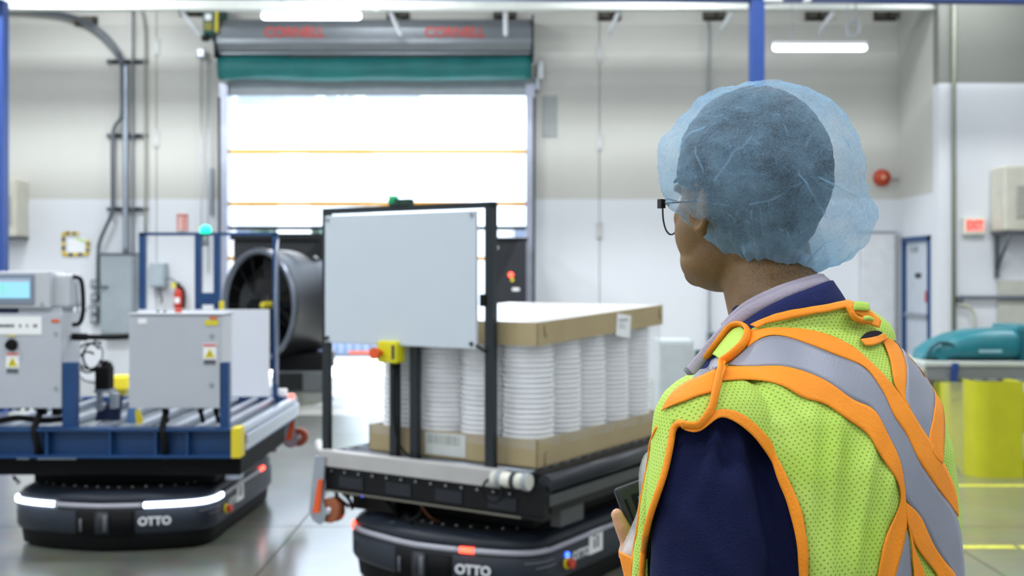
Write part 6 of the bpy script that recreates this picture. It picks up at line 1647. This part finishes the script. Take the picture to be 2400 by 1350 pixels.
# ---------------- collars
def strip(name, top, bot, m, th=0.003, sub=6, par=pers):
    T = spline([W(*p) for p in top], 6); B = spline([W(*p) for p in bot], 6); n_ = min(len(T), len(B)); b = MB(); G = []
    for i in range(n_):
        G.append([b.bm.verts.new(T[i].lerp(B[i], j/sub)+Vector((0, -0.004*math.sin(PI*j/sub), 0))) for j in range(sub+1)])
    for i in range(n_-1):
        for j in range(sub): b.bm.faces.new((G[i][j], G[i+1][j], G[i+1][j+1], G[i][j+1])).smooth = True
    o = finish_mb(b, name, m, par, smooth=True)
    md = o.modifiers.new('t', 'SOLIDIFY'); md.thickness = th; md.offset = 0
    return o
m_navyc = mat('navy_collar', (34, 42, 92), 0.8, var=0.08, bump=0.3, bscale=400, spec=0.2)
m_shirt = mat('pale_shirt', (160, 152, 168), 0.75, var=0.06, vscale=20, bump=0.2, bscale=300)
strip('jacket_collar', [(1640, 872, 1.405), (1672, 832, 1.398), (1712, 786, 1.386), (1770, 738, 1.374), (1840, 700, 1.366), (1900, 676, 1.372), (1940, 660, 1.392), (1950, 664, 1.425), (1925, 690, 1.48), (1850, 730, 1.53)],
      [(1640, 892, 1.395), (1690, 850, 1.380), (1740, 808, 1.368), (1800, 775, 1.360), (1860, 762, 1.358), (1920, 748, 1.362), (1965, 734, 1.380), (1987, 718, 1.415), (1970, 740, 1.48), (1890, 780, 1.53)], m_navyc, 0.004)
strip('shirt_collar', [(1606, 868, 1.425), (1640, 826, 1.412), (1680, 778, 1.398), (1740, 724, 1.384), (1810, 688, 1.377), (1870, 664, 1.380), (1918, 651, 1.396), (1935, 652, 1.425), (1905, 664, 1.475), (1840, 700, 1.52)],
      [(1624, 884, 1.415), (1660, 842, 1.405), (1702, 796, 1.392), (1762, 744, 1.378), (1835, 706, 1.371), (1892, 682, 1.376), (1936, 666, 1.394), (1948, 668, 1.425), (1920, 690, 1.475), (1850, 725, 1.52)], m_shirt, 0.003)
strip('shirt_stand', [(1690, 760, 1.405), (1740, 712, 1.392), (1810, 676, 1.385), (1870, 655, 1.388), (1915, 643, 1.400), (1930, 646, 1.425), (1900, 660, 1.47)],
      [(1700, 790, 1.40), (1760, 740, 1.387), (1830, 702, 1.380), (1885, 678, 1.384), (1925, 664, 1.398), (1938, 668, 1.425), (1905, 690, 1.47)], m_shirt, 0.002)
strip('collar_tip', [(1604, 870, 1.424), (1611, 862, 1.424)], [(1616, 886, 1.414), (1624, 879, 1.414)], mat('tip_grey', (100, 98, 106), 0.7), 0.005, 3)

# ---------------- clear pocket and orange pocket edge at the front
def clear_mat():
    m = bpy.data.materials.new('clear_pocket_plastic'); m.use_nodes = True; n = m.node_tree.nodes; l = m.node_tree.links; n.clear()
    o = n.new('ShaderNodeOutputMaterial'); tr = n.new('ShaderNodeBsdfTransparent'); gl_ = n.new('ShaderNodeBsdfGlossy'); df = n.new('ShaderNodeBsdfDiffuse')
    gl_.inputs['Roughness'].default_value = 0.12; df.inputs[0].default_value = (0.85, 0.85, 0.9, 1)
    m1 = n.new('ShaderNodeMixShader'); m1.inputs[0].default_value = 0.22; m2 = n.new('ShaderNodeMixShader'); m2.inputs[0].default_value = 0.22
    l.new(tr.outputs[0], m1.inputs[1]); l.new(df.outputs[0], m1.inputs[2]); l.new(m1.outputs[0], m2.inputs[1]); l.new(gl_.outputs[0], m2.inputs[2]); l.new(m2.outputs[0], o.inputs[0])
    return m
strip('clear_pocket', [(1530, 1052, 1.37), (1512, 1066, 1.375), (1502, 1090, 1.38), (1498, 1120, 1.385), (1499, 1160, 1.39), (1494, 1200, 1.395), (1478, 1240, 1.40), (1460, 1280, 1.40), (1452, 1296, 1.40)],
      [(1540, 1060, 1.36), (1530, 1080, 1.36), (1525, 1110, 1.36), (1520, 1140, 1.36), (1515, 1170, 1.36), (1512, 1200, 1.36), (1508, 1240, 1.36), (1505, 1280, 1.36), (1495, 1312, 1.37)], clear_mat(), 0.0015)
strip('pocket_edge', [(1452, 1292, 1.40), (1458, 1320, 1.40), (1464, 1345, 1.40), (1474, 1400, 1.40), (1480, 1450, 1.40)], [(1494, 1312, 1.36), (1495, 1330, 1.36), (1496, 1350, 1.36), (1500, 1400, 1.36), (1502, 1450, 1.36)], m_or, 0.003)

# ---------------- trousers and shoes
b = MB()
torso(b, [(0.84, 0.17, 0.125, 0), (0.92, 0.178, 0.132, 0), (0.99, 0.176, 0.130, 0)])
for s_ in (-1, 1):
    hip = bw(s_*0.085, 0, 0.92); kn = bw(s_*0.10, 0.015, 0.47); an = bw(s_*0.11, -0.005, ZG+0.075)
    cap(b, [hip, hip.lerp(kn, 0.5), kn, kn.lerp(an, 0.5), an], [0.098, 0.090, 0.076, 0.068, 0.062], 18)
finish(blob(b, 0.009, 5), 'trousers', m_trouser)
for s_ in (-1, 1):
    b = MB(); an = bw(s_*0.11, -0.02, ZG+0.055)
    cap(b, [an, bw(s_*0.118, 0.05, ZG+0.050), bw(s_*0.128, 0.12, ZG+0.042), bw(s_*0.133, 0.19, ZG+0.036)], [0.050, 0.048, 0.042, 0.034], 16)
    sm_ = blob(b, 0.005, 3)
    for v in sm_.vertices: v.co.z = max(v.co.z, ZG+0.004)
    sh_ = finish(sm_, 'shoe', m_rubber)

# ---------------- handheld device
tl_ = W(1437, 1149, 1.505); bl = W(1473, 1243, 1.490)
U = (tl_-bl).normalized(); R_ = Vector((0.93, 0.12, 0.36)); R_ = (R_-U*R_.dot(U)).normalized(); N_ = U.cross(R_).normalized()
if N_.y > 0: N_ = -N_
dv = thing('handheld_device', 'black handheld terminal with small screen held in his left hand', 'device', FEET+sp(tl_+R_*0.042-U*0.085+Vector((0, 0, 0))))
Mx = Matrix((R_, U, U.cross(R_)*-1 if U.cross(R_).y > 0 else U.cross(R_))).transposed()
Mx = Matrix((R_, U, R_.cross(U))).transposed()
sgn = -1 if R_.cross(U).y > 0 else 1
dv.rotation_euler = Mx.to_euler()
z_ = 0.009*sgn
MB().box(0, 0, 0, 0.080, 0.165, 0.018, bevel=0.006, seg=3).build('housing', mat('device_black', (24, 27, 32), 0.5, bump=0.1, bscale=300), dv)
MB().box(-0.031, 0, z_, 0.003, 0.13, 0.002).build('side_groove', m_rubber, dv)
MB().box(0.006, 0.02, z_*1.05, 0.056, 0.095, 0.003, bevel=0.001).build('bezel', m_rubber, dv)
MB().box(0.008, 0.02, z_*1.22, 0.046, 0.085, 0.002).build('screen_display', mat('screen_slate', (70, 84, 100), 0.25, emit=0.08, emit_rgb=(120, 150, 180)), dv)
for k in range(3): MB().box(-0.014+k*0.016, -0.055, z_*1.1, 0.010, 0.010, 0.003, bevel=0.001).build('key', m_darkcond, dv)
